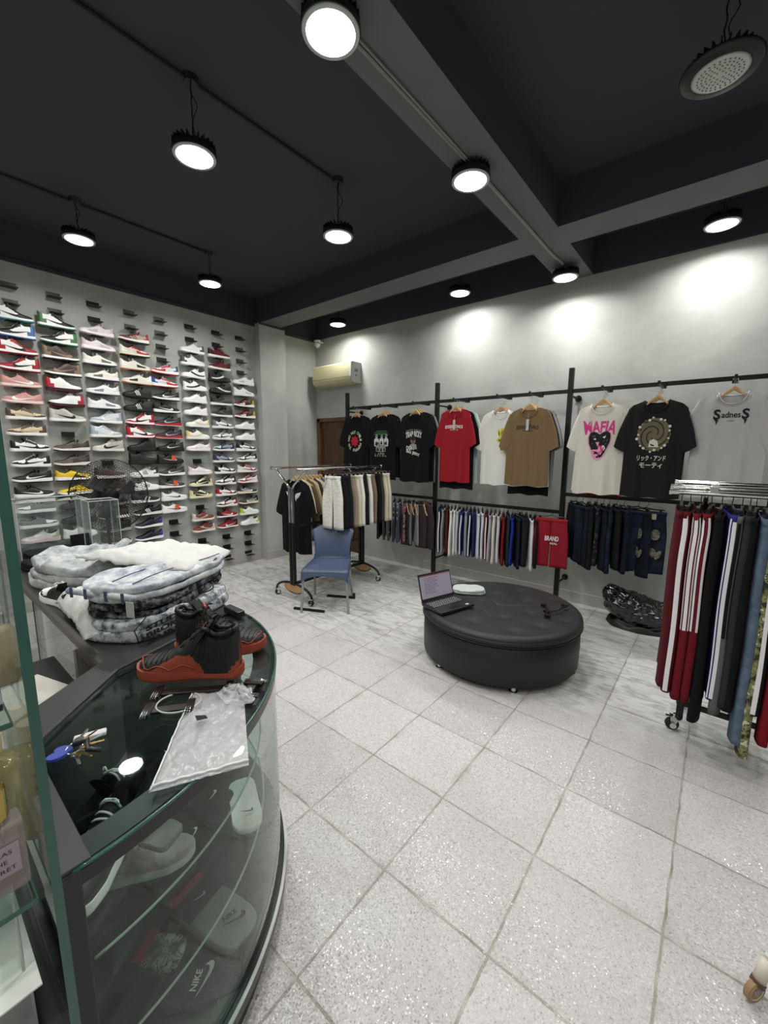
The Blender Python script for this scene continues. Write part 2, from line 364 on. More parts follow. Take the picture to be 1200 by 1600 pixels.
names = {(-4.35,1.27):'lit round lamp hanging from the black ceiling, leftmost, above the shoe wall',
 (-4.38,2.43):'lit round lamp on a short cord in front of the shoe wall, nearer the corner',
 (-2.49,1.33):'lit round lamp hanging left of centre from the dark ceiling cable',
 (-2.48,2.45):'lit round lamp hanging below a black junction box near the grey crossbeam',
 (-1.376,1.33):'large bright round lamp hanging nearest the viewer at the top of the view',
 (-1.376,2.50):'bright round lamp beside the grey ceiling beam, in front of the crossing of beams',
 (-2.45,4.30):'lit lamp in the black ceiling strip above the red and white shirts',
 (-4.36,4.28):'small lit lamp above the cream air conditioner',
 (-1.325,4.29):'lit lamp at the end of the grey beam by the clothes wall',
 (-.19,4.30):'lit lamp in the black ceiling strip over the light grey shirt at right'}
zz = {(-1.325,4.29):3.25, (-1.376,1.33):3.28, (-1.376,2.50):3.28, (-2.49,1.33):3.28, (-2.48,2.45):3.27}
for (x, y), lab in names.items():
    pendant(x, y, zz.get((x, y), 3.36), True, lab, 3.35 if (x, y) == (-1.325, 4.29) else (3.35 if x in (-1.376,) else 3.67))
pendant(-.18, 2.5, 3.265, False, 'unlit round lamp with black finned rim on a twisted chain at upper right', 3.67, (.0, .0))
EX = ['directly above the viewer', 'above the straight counter', 'behind the viewer near the beam', 'behind and right of the viewer', 'to the right of the viewer', 'at the far right of the clothes wall', 'above the near end of the shoe wall', 'behind the counters', 'right of the unlit lamp']
for i, (x, y) in enumerate([(-.18,.1), (-2.48,.1), (-.2,-1.3), (1.4,-1.3), (1.4,1.2), (1.4,4.29), (-4.36,-.1), (-2.48,-1.3), (1.4, 2.9)]):
    pendant(x, y, 3.3, True, 'lit round pendant lamp outside the view, %s' % EX[i], 3.67)

# ------------------------------------------------------------------ room shell
X0, X1, Y0, Y1, ZC, ZB = -5.25, 2.6, -2.4, 4.65, 3.67, 3.35
struct(MB().bbox((X0-.1, Y0-.1, -.1), (X1+.1, Y1+.3, 0)).build('floor', FLOOR))
struct(MB().bbox((X0-.1, Y0-.1, ZC), (X1+.1, Y1+.3, ZC+.1)).build('ceiling', CEIL))
struct(MB().bbox((X0-.12, Y0-.1, 0), (X0, Y1+.2, ZC)).build('wall_left', PLASTER))
b = MB(); b.bbox((-4.25, Y1, 0), (X1+.1, Y1+.12, ZC)); b.bbox((X0, Y1, 2.12), (-4.25, Y1+.12, ZC)); struct(b.build('wall_back', PLASTER))
struct(MB().bbox((X1, Y0-.1, 0), (X1+.12, Y1+.1, ZC)).build('wall_right', PLASTER))
struct(MB().bbox((X0-.1, Y0-.12, 0), (X1+.1, Y0, ZC)).build('wall_front', PLASTER))
struct(MB().bbox((X0, 3.52, 0), (-5.12, 3.95, ZB)).build('trim_1', PLASTER))                       # pilaster
struct(MB().bbox((X0, Y0, ZB), (X0+.012, Y1, ZC)).build('trim_2', CEIL))                           # black paint band above the walls
struct(MB().bbox((X0, Y1-.012, ZB), (X1, Y1, ZC)).build('trim_3', CEIL))
def beam(n, a, c):
    b = MB(); b.bbox(a, c, 0); o = b.build(n, [CEIL, BEAM])
    for p in o.data.polygons:
        if p.normal.z < -.5: p.material_index = 1
    struct(o)
beam('trim_4', (X0+.012, 3.53, ZB), (X1, 3.86, ZC)); beam('trim_5', (-1.48, Y0, ZB), (-1.17, 3.529, ZC)); beam('trim_6', (-1.48, 3.861, ZB), (-1.17, Y1-.012, ZC))
b = MB(); b.bbox((X0, Y0, ZB-.03), (X0+.03, 3.52, ZB)); b.bbox((X0, 3.95, ZB-.035), (X0+.05, Y1, ZB)); b.bbox((-5.12, 3.52, ZB-.02), (-5.09, 3.95, ZB)); struct(b.build('trim_7', CEIL))
def skirt(n, a, c): struct(bev(MB().bbox(a, c).build(n, SKIRT), .002))
skirt('baseboard_left', (X0, Y0, 0), (X0+.012, 3.51, .12)); skirt('baseboard_pilaster', (-5.121, 3.505, 0), (-5.108, 3.965, .12)); skirt('baseboard_side', (X0, 3.966, 0), (X0+.012, Y1, .12))
skirt('baseboard_back', (-3.1, Y1-.012, 0), (X1, Y1, .12))
skirt('baseboard_pilaster_side', (X0, 3.51, 0), (-5.121, 3.522, .12))
# door beside the corner
DW = wood_mat('door_wood', '3b2616', '5a3c24', 3, .35)
b = MB(); b.bbox((-5.17, Y1+.03, 0), (-4.30, Y1+.07, 2.08)); 
door = b.build('door_1', DW); struct(door)
f = MB(); f.bbox((-5.23, Y1-.012, 0), (-5.17, Y1+.1, 2.12)); f.bbox((-4.30, Y1-.012, 0), (-4.24, Y1+.1, 2.12)); f.bbox((-5.23, Y1-.012, 2.07), (-4.24, Y1+.1, 2.13)); bev(f.build('door_frame', wood_mat('frame_wood', '4a3220', '6f4e30', 3, .35), door), .003)
f = MB()
for z0, z1 in ((.2, .9), (1.05, 1.95)): f.bbox((-5.05, Y1+.015, z0), (-4.45, Y1+.03, z1))
bev(f.build('door_panel', DW, door), .01)
f = MB(); f.cyl((-4.4, Y1+.03, 1.0), (-4.4, Y1-.03, 1.0), .012); f.cyl((-4.4, Y1-.03, 1.0), (-4.5, Y1-.03, 1.0), .01); f.build('door_handle', STEEL, door)

# ceiling cables
CABLE = mat('cable_black', '101113', .5); CONW = mat('conduit_grey', '8b8b88', .5)
tag(MB().tube([(-2.49, -2, 3.655), (-2.49, 1.3, 3.652), (-2.495, 2.4, 3.655)], .011, 6).build('ceiling_cable', CABLE), 'black cable run on the ceiling to the lamps left of the beam', 'cable')
tag(MB().tube([(-4.37, -2, 3.655), (-4.38, 1.3, 3.652), (-4.38, 2.4, 3.655)], .011, 6).build('ceiling_cable', CABLE), 'black cable run on the ceiling above the shoe wall', 'cable')
b = MB(); b.tube([(-1.37, -2, 3.34), (-1.375, 1.5, 3.337), (-1.36, 2.45, 3.34)], .008, 6); b.tube([(-1.345, 2.5, 3.338), (-1.34, 3.9, 3.336), (-1.325, 4.2, 3.338)], .011, 6); b.tube([(-1.345, 2.5, 3.338), (-1.36, 1.0, 3.338)], .005, 6)
tag(b.build('ceiling_cable', CONW), 'grey conduit fixed along the underside of the long grey ceiling beam', 'cable')

# air conditioner
t = thing('air_conditioner', 'cream wall-mounted air conditioner above the brown door in the corner', 'air conditioner', (-4.67, Y1, 2.6))
CREAM = mat('aged_cream', 'd8cfa6', .4, var=.04); ACW = mat('ac_grey', 'b9bbb8', .5)
pr = [(0, .29), (-.19, .29), (-.215, .275), (-.225, .08), (-.21, .03), (-.17, .0), (0, .0)]
b = MB(); b.prism(pr, .80, lambda x, y, z: (z-.41, x, y)); o = smart(b.build('casing', CREAM, t)); bev(o, .004)
b = MB(); b.prism([(p[0]*1.0, p[1]) for p in pr], .025, lambda x, y, z: (.39+z, x, y)); o = b.build('side_cover', ACW, t); o['label'] = 'pale grey end cover'
put = MB(); put.box((.416, -.11, .17), (.002, .07, .035)); put.box((.416, -.11, .10), (.002, .03, .03)); put.build('sticker', mat('sticker_dark', '707472', .5), o)
b = MB(); b.prism([(-.222, .075), (-.226, .079), (-.226, .083), (-.222, .087)], .78, lambda x, y, z: (z-.40, x, y)); b.build('front_seam', mat('seam', '6b6650', .6), t)
b = MB(); b.prism([(-.214, .045), (-.175, .006), (-.165, .006), (-.206, .05)], .70, lambda x, y, z: (z-.36, x-.003, y-.003)); b.build('air_flap', mat('flap_cream', 'c4bc97', .4), t)
MB().box((-.36, -.226, .10), (.018, .003, .008)).build('badge', BLACKP, t)

# camera dome
t = thing('security_camera', 'small white security camera in the corner under the black ceiling', 'camera', (-5.08, 4.54, 3.31))
(lambda q: (q.lathe([(.05, 0), (.05, -.02), (.035, -.03)], n=24), q.bbox((-.03, .02, -.03), (.03, .109, .0)), q)[-1])(MB()).build('mount', mat('cam_white', 'd5d5d5', .4), t, smooth=True)
R = Matrix.Rotation(-.9, 3, Vector((.75, .66, 0)))
MB().lathe([(.0, .045), (.03, .04), (.045, .02), (.048, -.03), (.0, -.03)], (0, 0, -.06), 20, R=Matrix.Rotation(1.1, 3, 'X')).build('camera_body', mat('cam_white', 'd5d5d5', .4), t, smooth=True)
MB().lathe([(.0, -.036), (.028, -.034), (.03, -.028)], (0, 0, -.06), 20, R=Matrix.Rotation(1.1, 3, 'X').inverted()).build('camera_lens', BLACKP, t)
# ------------------------------------------------------------------ sneakers
PROF = {
 'low':  dict(L=.292, z0=.024, w=[(0,.028),(.06,.033),(.2,.032),(.4,.032),(.6,.041),(.75,.046),(.88,.042),(.96,.032),(1,.02)],
              h=[(0,.088),(.05,.1),(.14,.09),(.24,.078),(.34,.09),(.40,.107),(.48,.095),(.6,.075),(.72,.06),(.85,.053),(.94,.043),(1,.028)], sole=[(0,.028),(.3,.025),(1,.022)], op=(.05,.36)),
 'high': dict(L=.292, z0=.024, w=[(0,.028),(.06,.034),(.2,.034),(.4,.034),(.6,.042),(.75,.046),(.88,.042),(.96,.032),(1,.02)],
              h=[(0,.118),(.05,.128),(.14,.122),(.24,.118),(.33,.132),(.38,.134),(.46,.112),(.58,.082),(.72,.062),(.85,.054),(.94,.044),(1,.028)], sole=[(0,.028),(.3,.025),(1,.022)], op=(.05,.33)),
 'run':  dict(L=.30, z0=.03, w=[(0,.028),(.06,.033),(.2,.032),(.4,.031),(.6,.040),(.75,.045),(.88,.041),(.96,.03),(1,.018)],
              h=[(0,.095),(.04,.106),(.12,.088),(.24,.078),(.34,.09),(.40,.1),(.5,.09),(.62,.073),(.75,.06),(.87,.052),(.95,.042),(1,.03)], sole=[(0,.04),(.2,.038),(.5,.028),(.8,.024),(1,.026)], op=(.05,.36)),
 'boot': dict(L=.29, z0=.035, w=[(0,.03),(.06,.036),(.2,.036),(.4,.037),(.6,.044),(.75,.047),(.88,.043),(.96,.034),(1,.022)],
              h=[(0,.118),(.05,.13),(.14,.126),(.26,.126),(.34,.134),(.42,.118),(.52,.092),(.66,.075),(.8,.068),(.9,.06),(1,.034)], sole=[(0,.042),(.3,.036),(1,.034)], op=(.05,.32)),
 'canvas': dict(L=.295, z0=.026, w=[(0,.028),(.06,.031),(.2,.030),(.4,.031),(.6,.040),(.75,.044),(.88,.041),(.96,.033),(1,.022)],
              h=[(0,.075),(.05,.083),(.14,.076),(.24,.07),(.34,.082),(.42,.092),(.5,.084),(.62,.07),(.75,.058),(.87,.05),(.95,.042),(1,.03)], sole=[(0,.03),(1,.028)], op=(.05,.38)),
}
E_ = .72
for k_, f_ in (('low', 1.14), ('run', 1.12), ('high', 1.10), ('canvas', 1.12), ('boot', 1.06)): PROF[k_]['h'] = [(a_, b_*f_) for a_, b_ in PROF[k_]['h']]
def shoe_fns(kind, scale=1.0):
    P = PROF[kind]; L = P['L']
    def plan(s):
        w_ = interp(P['w'], s)
        if s < .05: w_ *= math.sqrt(max(.05, 1-((.05-s)/.055)**2))
        if s > .93: w_ *= math.sqrt(max(.05, 1-((s-.93)/.073)**2))
        return w_
    def height(s): return interp(P['h'], s)
    def bend(s): return -.006*math.sin(PI*min(1, max(0, (s-.1)/.8)))          # banana-shaped plan
    def spring(s): return .014*max(0, (s-.72)/.28)**2+.003*max(0, (.08-s)/.08)
    def side(s, z, off=.0015, sg=1):
        h = height(s); q = max(0, min(1, (z-P['z0'])/(h-P['z0']+1e-6))); ph = math.asin(min(1, q**(1/E_)))
        return ((s-.5)*L, bend(s)+sg*(plan(s)*(max(0, math.cos(ph)))**E_+off), z+spring(s))
    return P, L, plan, height, bend, spring, side
def make_upper(kind, ns=44, nv=22, rule=None):
    P, L, plan, height, bend, spring, side = shoe_fns(kind); b = MB(); z0 = P['z0']-.004; o0, o1 = P['op']
    vs = []; vvals = [1-2*j/nv for j in range(nv+1)]
    for i in range(ns+1):
        s = i/ns; h = height(s); w_ = plan(s); op = sst(o0-.03, o0+.03, s)*(1-sst(o1-.02, o1+.06, s))
        for v in vvals:
            ph = (1-abs(v))*PI/2; y = math.copysign(w_*max(0, math.cos(ph))**E_, v) if abs(v) > 1e-9 else 0
            z = z0+(h-z0)*math.sin(ph)**E_
            if op > 0:
                z -= op*sst(.42, .12, abs(v))*(h-P['z0']-.012) if False else op*(1-sst(.14, .40, abs(v)))*(h-P['z0']-.012)
            vs.append(((s-.5)*L, bend(s)+y, z+spring(s)))
    o = 0; b.v = vs; W = nv+1
    for i in range(ns):
        s = (i+.5)/ns
        for j in range(nv):
            v = abs(1-2*(j+.5)/nv); mi = 0
            q = 1-v
            if s > .84 and q < .45: mi = 1
            elif s > .62 and q < .17+.35*(s-.62): mi = 1
            elif s > .66: mi = 2
            elif s < .11 and q < .62: mi = 3
            elif s < .2 and q < .22: mi = 3
            elif o1 < s < .66 and .38 < q < .72: mi = 1
            elif s < o1 and q > .5: mi = 3
            if o0 < s < o1+.03 and v < .34: mi = 4
            if rule: mi = rule(s, q, mi, height(s))
            b.f.append((i*W+j, i*W+j+1, (i+1)*W+j+1, (i+1)*W+j)); b.m.append(mi)
    b.f.append(tuple(range(nv, -1, -1))); b.m.append(3); b.f.append(tuple(ns*W+k for k in range(nv+1))); b.m.append(1)
    return b
def make_sole(kind, ns=36):
    P, L, plan, height, bend, spring, side = shoe_fns(kind); b = MB(); rows = []
    for i in range(ns+1):
        s = i/ns; w_ = plan(s)*1.06+.002; t = interp(P['sole'], s); x = (s-.5)*(L+.012); sp = spring(s); bd = bend(s)
        bot = sp*.9
        ring = [(-w_*.9, bot), (-w_, bot+.005), (-w_*1.01, bot+.009), (-w_, t*.7+sp), (-w_*.96, t+sp+.003), (w_*.96, t+sp+.003), (w_, t*.7+sp), (w_*1.01, bot+.009), (w_, bot+.005), (w_*.9, bot)]
        rows.append([(x, bd+y, z) for y, z in ring])
    vs = [p for r in rows for p in r]; fs = []; ms = []
    for i in range(ns):
        for k in range(10):
            a = i*10+k; c = i*10+(k+1) % 10; fs.append((a, c, c+10, a+10)); ms.append(1 if k in (0, 1, 7, 8, 9) else 0)
    fs.append(tuple(range(9, -1, -1))); ms.append(0); fs.append(tuple(ns*10+k for k in range(10))); ms.append(0)
    b.v = vs; b.f = fs; b.m = ms; return b
SWL = [(.17,.72),(.06,.5),(.02,.25),(.08,.05),(.22,0),(.42,.1),(.7,.34),(1,.66)]
SWU = [(.17,.72),(.145,.58),(.15,.45),(.19,.34),(.28,.29),(.43,.34),(.7,.47),(1,.66)]
def strip(mb, fn, lo, up_, k=3, mi=0):
    vs = []; n = 0
    for i in range(len(lo)-1):
        for q in range(k):
            t = q/k; vs += [tuple(lerp(lo[i][c], lo[i+1][c], t) for c in (0, 1)), tuple(lerp(up_[i][c], up_[i+1][c], t) for c in (0, 1))]
    vs += [lo[-1], up_[-1]]; n = len(vs)//2; out = []
    for a, c in [(vs[2*i], vs[2*i+1]) for i in range(n)]:
        for t in (0, .5, 1): out.append(fn(lerp(a[0], c[0], t), lerp(a[1], c[1], t)))
    fs = []
    for i in range(n-1):
        for j in range(2): fs.append((i*3+j, i*3+j+1, i*3+j+4, i*3+j+3))
    mb.add(out, fs, mi)
def make_mark(kind, mark):
    P, L, plan, height, bend, spring, side = shoe_fns(kind); b = MB(); z0 = P['z0']
    hb = .5*(height(.3)+height(.5))-z0
    for sg in (1, -1):
        if mark == 'swoosh': strip(b, lambda u, v: side(.70-.56*u, z0+.006+v*hb*.62, .0016, sg), SWL, SWU)
        elif mark == 'bigswoosh': strip(b, lambda u, v: side(.80-.66*u, z0+.004+v*hb*.75, .0016, sg), SWL, SWU)
        elif mark == 'stripes':
            for k in range(3):
                s0 = .40+.065*k
                strip(b, lambda u, v: side(s0+u*.028+.085*v, z0+.002+v*hb*.74, .0016, sg), [(0,0),(0,.5),(0,1)], [(1,0),(1,.5),(1,1)], 2)
        elif mark == 'wave':
            lo = [(.1,.02),(.3,.05),(.45,.2),(.62,.5),(.7,.8)]; hi = [(.06,.3),(.26,.3),(.4,.42),(.55,.7),(.6,.98)]
            strip(b, lambda u, v: side(u, z0+.002+v*hb*.8, .0016, sg), lo, hi)
        elif mark == 'panel':
            strip(b, lambda u, v: side(u, z0+v*hb*.7, .0016, sg), [(.52,.0),(.58,.0),(.68,.0),(.8,.0)], [(.50,.7),(.58,.62),(.68,.42),(.8,.3)])
    return b
def make_laces(kind):
    P, L, plan, height, bend, spring, side = shoe_fns(kind); b = MB(); s0 = P['op'][1]+.05
    for k in range(5):
        s = s0+k*.052; s2 = s+(.02 if k % 2 else -.005); w_ = .024-.001*k
        pts = []
        for j in range(7):
            y = -w_+2*w_*j/6; sx = lerp(s, s2, j/6); h = height(sx)
            q = abs(y)/max(plan(sx), .01); z = P['z0']+(h-P['z0'])*math.sin(math.acos(min(1, q**(1/E_))))**E_
            pts.append(((sx-.5)*L, bend(sx)+y, z+.0025+spring(sx)))
        b.tube(pts, .0026, 5)
    s = s0-.01; h = height(s)
    for sg in (-1, 1): b.tube([((s-.5)*L, 0, h+.004), ((s-.48)*L, sg*.012, h+.009), ((s-.46)*L, sg*.022, h+.002), ((s-.49)*L, sg*.014, h+.004)], .0022, 5)
    return b
def make_tongue(kind):
    P, L, plan, height, bend, spring, side = shoe_fns(kind); s = P['op'][1]; h = height(s)
    b = MB(); x = (s-.5)*L
    def f(u, v):
        y = (u-.5)*2; yy = y*.021*(1-.15*v); z = h-.03+v*.045; xx = x+.012-v*.022-.006*y*y
        return (xx, yy, z)
    b.grid(f, 6, 5); b.grid(lambda u, v: tuple(Vector(f(1-u, v))+Vector((-.006, 0, 0))), 6, 5); return b
PROTO = {}
def shoe_mesh(key, fn):
    if key not in PROTO:
        o = fn(); PROTO[key] = o.data; bpy.data.objects.remove(o)
    return PROTO[key]
def mesh_child(name, me, mats, parent):
    o = bpy.data.objects.new(name, me); COL.objects.link(o); o.parent = parent
    while len(me.materials) < len(mats): me.materials.append(None)
    for i, m in enumerate(mats): o.material_slots[i].link = 'OBJECT'; o.material_slots[i].material = m
    return o
def soft_shade(o):
    return smart(o, 50)
def sneaker(spec, loc, rz, label, group='sneakers shown on the wall ledges', rot=None, scale=1):
    kind, q, ov, tb, co, mid, out, mark, mc, lc = spec
    t = thing('sneaker' if kind != 'boot' else 'boot', label, 'shoe', loc, rz, group)
    if rot: t.rotation_euler = rot
    if scale != 1: t.scale = (scale,)*3
    U = shoe_mesh(kind+'u', lambda: soft_shade(make_upper(kind).build('upper', [])))
    So = shoe_mesh(kind+'s', lambda: soft_shade(make_sole(kind).build('sole', [])))
    u = mesh_child('upper', U, [leather(q), leather(ov), leather(tb), leather(co), mat('lining_'+('l' if co == 'f2f2f0' else 'd'), 'd0cfca' if co == 'f2f2f0' else '2a2a2c', .9)], t)
    mesh_child('sole', So, [leather(mid), leather(out)], t)
    if mark:
        mm = shoe_mesh(kind+mark, lambda: make_mark(kind, mark).build('side_mark', [], smooth=True)); mesh_child('side_mark', mm, [leather(mc)], u)
    mesh_child('laces', shoe_mesh(kind+'l', lambda: make_laces(kind).build('laces', [], smooth=True)), [leather(lc)], t)
    mesh_child('tongue', shoe_mesh(kind+'t', lambda: make_tongue(kind).build('tongue', [], smooth=True)), [leather(ov if lc != ov else q)], t)
    return t
Wt, Kk, Rd, Gn, Bl, Gy, Cr = 'f2f2f0', '161618', 'a01f2c', '2f5a3a', '5f82b4', '9a9c9e', 'e6e0cc'
S = {
 'a': ('high', Wt, Kk, Kk, Bl, Wt, '5aa0b0', 'swoosh', Kk, Kk, 'white black and light blue high-top'),
 'a2':('high', Wt, Kk, Kk, '4a6fae', Wt, '5a7fc0', 'swoosh', Kk, Kk, 'white black and mid blue high-top'),
 'b': ('high', Wt, Rd, Rd, Rd, Wt, Rd, 'swoosh', Kk, Rd, 'dark red and white high-top'),
 'c': ('low', 'cf9a92', 'c48d86', 'cf9a92', 'c48d86', 'ead9d4', 'd9a9a2', 'bigswoosh', Wt, 'd8aaa2', 'dusty pink low-top'),
 'd': ('low', 'd8c8a8', '57423c', 'cdbb9c', '57423c', Wt, Wt, 'swoosh', 'b9a98c', '57423c', 'brown and cream low-top'),
 'e': ('low', Wt, Kk, Wt, Kk, Wt, Wt, 'swoosh', Kk, Wt, 'black and white panelled low-top'),
 'f': ('run', Kk, '222224', Kk, Kk, Wt, Kk, 'swoosh', Wt, Kk, 'black running shoe with white sole'),
 'g': ('canvas', '6e716d', '5e615e', Wt, '6e716d', Wt, Wt, None, Wt, Wt, 'grey canvas lace-up'),
 'h': ('run', 'e8e6e2', Wt, 'dccfcc', 'a9c2a2', 'e9c6c6', Wt, None, Wt, Wt, 'white runner with pink and green tint'),
 'i': ('low', Wt, Wt, Wt, Wt, Wt, Wt, None, Wt, Wt, 'plain white low-top'),
 'j': ('high', Wt, Kk, Kk, '3f7a45', Wt, '3f7a5a', 'swoosh', Kk, Kk, 'green black and white high-top'),
 'k': ('high', '4a3a32', '5a4a3e', '3a2e2a', '85725e', Wt, '2a2624', 'bigswoosh', '8b7a66', '3a2e2a', 'mocha brown high-top'),
 'l': ('high', Wt, Wt, Wt, 'b02a34', Kk, '7a2026', None, Kk, Wt, 'white mid-top with red heel and black sole'),
 'm': ('high', 'b7b5ac', 'c9c7be', 'b7b5ac', 'c9c7be', Wt, Wt, 'swoosh', Kk, Kk, 'grey and black mid-top'),
 'n': ('run', '4a3f3c', '57504c', '4a3f3c', '3a3230', 'e4dfd8', Kk, 'panel', '6a625e', '2b2625', 'dark brown padded mid'),
 'o': ('run', 'e0bf1c', 'e6c828', 'e0bf1c', 'd8b41a', Wt, Kk, 'panel', '3a3520', '4a431a', 'bright yellow'),
 'p': ('run', '232326', '2c2c30', '232326', '1b1b1d', '2f2f33', Kk, 'panel', '38383c', Kk, 'black padded'),
 'q': ('run', 'e4dcdc', 'e9e4e2', 'e4dcdc', 'd9c4ca', Wt, 'caa5b2', 'panel', 'c9b9bf', 'd8c8cc', 'white and soft pink'),
 'r': ('run', 'eceade', 'e6e4da', 'eceade', 'e0ddd0', Wt, '4b4c55', 'panel', '6b6c72', Wt, 'cream white with cement grey panels'),
 's': ('run', 'eceef0', 'e2e4e8', 'eceef0', 'd9dce2', Wt, '6a6f78', 'panel', '868b95', Wt, 'white with grey printed panels'),
 't': ('high', 'd9dfe4', 'a9b7c2', 'c5d0d8', 'a9b7c2', Wt, Wt, 'swoosh', 'f2f2f0', 'c5d0d8', 'pale blue and white mid-top'),
 'u': ('high', 'b9b7ad', 'cfcdc4', 'cfcdc4', 'b9b7ad', 'dcdad2', 'dcdad2', 'swoosh', Kk, Kk, 'bone grey mid-top with black mark'),
 'v': ('boot', '4a3f3a', '544842', '4a3f3a', '3f3531', 'd9d4cc', Kk, None, Kk, '2c2624', 'dark brown boot with white welt'),
 'v2':('boot', '1d1d1f', '242426', '1d1d1f', '1d1d1f', '9a9a98', Kk, None, Kk, Kk, 'black boot'),
 'w': ('run', 'b9a58a', '8a1f2a', '3a4a40', 'a51f2c', Wt, '1f2a26', 'stripes', '1f2a26', Kk, 'red, green and black runner'),
 'x': ('run', 'd8d2c4', 'b5242c', 'e5e0d4', Wt, 'e8e0c8', Kk, 'panel', 'b5242c', Kk, 'white and red panelled runner'),
 'y': ('run', 'e6e2d6', 'dcd8cc', 'e6e2d6', Wt, 'e8e2d0', 'c98a72', 'panel', '2a332e', Wt, 'off-white runner with dark green panel'),
 'z': ('low', '1a1a1c', '1a1a1c', '1a1a1c', '1a1a1c', '1c1c1e', Kk, 'stripes', Wt, Kk, 'all black low-top with three white stripes'),
 'A': ('high', Wt, 'a8202e', Wt, 'a8202e', Wt, 'a8202e', 'swoosh', Kk, 'a8202e', 'bright red and white high-top'),
 'B': ('boot', '1b1b1d', '202023', '1b1b1d', '1b1b1d', '1a1a1c', Kk, None, Kk, Kk, 'all black bubble-sole mid-top'),
 'C': ('run', 'eeeeee', Wt, 'e6e6e6', '2a2a2c', Wt, Wt, 'stripes', Kk, Wt, 'white runner with three black stripes'),
 'D': ('run', '1c1c1f', '232326', '1c1c1f', '1c1c1f', 'e6e6e6', Kk, 'stripes', Wt, Kk, 'black runner with three white stripes'),
 'E': ('run', '1c1c20', '2a2a44', '1c1c20', '3a3a90', Wt, Kk, None, Wt, Kk, 'black runner with blue heel'),
 'F': ('run', 'd0d4d8', 'c02030', 'd6dade', '24408a', Wt, 'b8202c', 'panel', 'c22a34', Wt, 'grey runner with blue and red panels'),
 'G': ('run', '19191b', '222224', '19191b', '19191b', Wt, Kk, 'swoosh', Wt, Kk, 'black trainer with white mark and white sole'),
 'H': ('run', '2a2c34', '22242c', '2a2c34', '22242c', 'b02430', Wt, 'swoosh', 'b8bcc4', '2a2c34', 'navy trainer with red midsole'),
 'I': ('run', '1a1a1c', '1d1d20', '1a1a1c', '1a1a1c', '1c1c1e', Kk, 'swoosh', 'd0d0d0', Kk, 'all black trainer with pale mark'),
 'J': ('run', '3c3e42', '34363a', '3c3e42', '34363a', Wt, Kk, 'swoosh', Wt, '3c3e42', 'charcoal trainer with white sole'),
 'K': ('run', 'eeeeee', 'e2e2e2', 'eeeeee', Wt, Wt, Wt, 'swoosh', '2a2a2c', Wt, 'white trainer with black mark'),
 'L': ('low', 'e6e8e6', 'dcdedc', 'e6e8e6', '4a4e52', Wt, Wt, None, Kk, Wt, 'white low-top with grey heel'),
 'M': ('low', 'f0f0ee', Wt, 'f0f0ee', Wt, Wt, Wt, 'wave', '1c1c1e', Wt, 'white low-top with black side wave'),
 'N': ('low', 'f0f0ec', Wt, Wt, 'e6d890', Wt, Wt, 'wave', 'e2d9a8', Wt, 'white low-top with yellow heel'),
 'O': ('run', 'f0f0f0', 'f0dcdc', 'f4f4f4', 'f0d0d4', Wt, 'e8c4c8', 'swoosh', 'e8e0e0', Wt, 'white and blush pink trainer'),
 'P': ('low', '26262a', 'e8e4b8', '26262a', 'dcd8a0', 'ece8c8', 'ece8c8', 'bigswoosh', 'e8e4c0', Kk, 'cream and black low-top'),
 'Q': ('low', '7d3a32', '8a443a', '7d3a32', 'd8cfc8', 'ece6e0', 'ece6e0', 'wave', 'b8a8a0', '6a302a', 'brick brown suede low-top'),
 'R': ('low', '6a1f26', '5a1a20', '6a1f26', '3a1418', Wt, Wt, None, Wt, '5a1a20', 'dark burgundy low-top'),
 'T': ('low', '222224', '1c1c1e', '222224', '1c1c1e', '242426', Kk, 'wave', 'e8e8e6', Kk, 'black low-top with white side wave'),
 'U': ('low', '2a3230', '222826', '2a3230', '1e2422', Wt, Wt, 'wave', '56605c', Kk, 'dark green-black low-top with white sole'),
 'V': ('low', Wt, '77797c', Wt, '77797c', Wt, Wt, 'swoosh', '1d1d1f', Wt, 'grey and white low-top'),
 'W': ('low', '9aa2b4', '2c3450', 'c8ccd4', '2c3450', Wt, 'c8ccd4', 'swoosh', '23293c', '2c3450', 'navy and grey low-top'),
 'X': ('low', Wt, '1c1c1e', Wt, '1c1c1e', Wt, Wt, 'swoosh', Kk, Kk, 'black and white low-top'),
 'Y': ('low', Wt, '1c1c1e', Wt, 'a8202e', Wt, Wt, 'swoosh', 'a8202e', Kk, 'black and white low-top with red heel'),
 'Z': ('low', '9a2430', '7a1c28', '9a2430', '2a1c20', Wt, '7a1c28', 'swoosh', Wt, '7a1c28', 'red and black low-top'),
 '1': ('run', 'ececea', Wt, 'ececea', 'ececea', Wt, Wt, 'panel', 'c9cac8', Wt, 'all white low trainer'),
 '2': ('run', '26262a', 'a83030', '26262a', 'd8a838', Wt, Kk, 'panel', 'e6e6e2', Kk, 'black red and yellow trainer'),
 '3': ('low', 'eef0f2', Wt, Wt, 'dfe6ee', Wt, 'c6d4e4', None, '3a4a60', Wt, 'white leather low-top with pale blue sole'),
 '4': ('run', Wt, '232325', Wt, '232325', Wt, Wt, 'swoosh', Kk, Wt, 'white and black air-sole trainer'),
 '5': ('run', 'e4e2e0', 'a8303a', Wt, 'e4e2e0', Wt, 'a8303a', 'swoosh', 'a8303a', Wt, 'white and red air-sole trainer'),
 '6': ('run', '8a8c8c', '2b2b2e', '4a4a4c', '2b2b2e', 'e8e0c8', Kk, 'swoosh', Wt, Kk, 'black and grey trainer with cream sole'),
 '7': ('low', 'f0f0ee', Wt, Wt, 'b8d24a', Wt, Wt, None, Wt, Wt, 'white low-top with lime heel'),
}
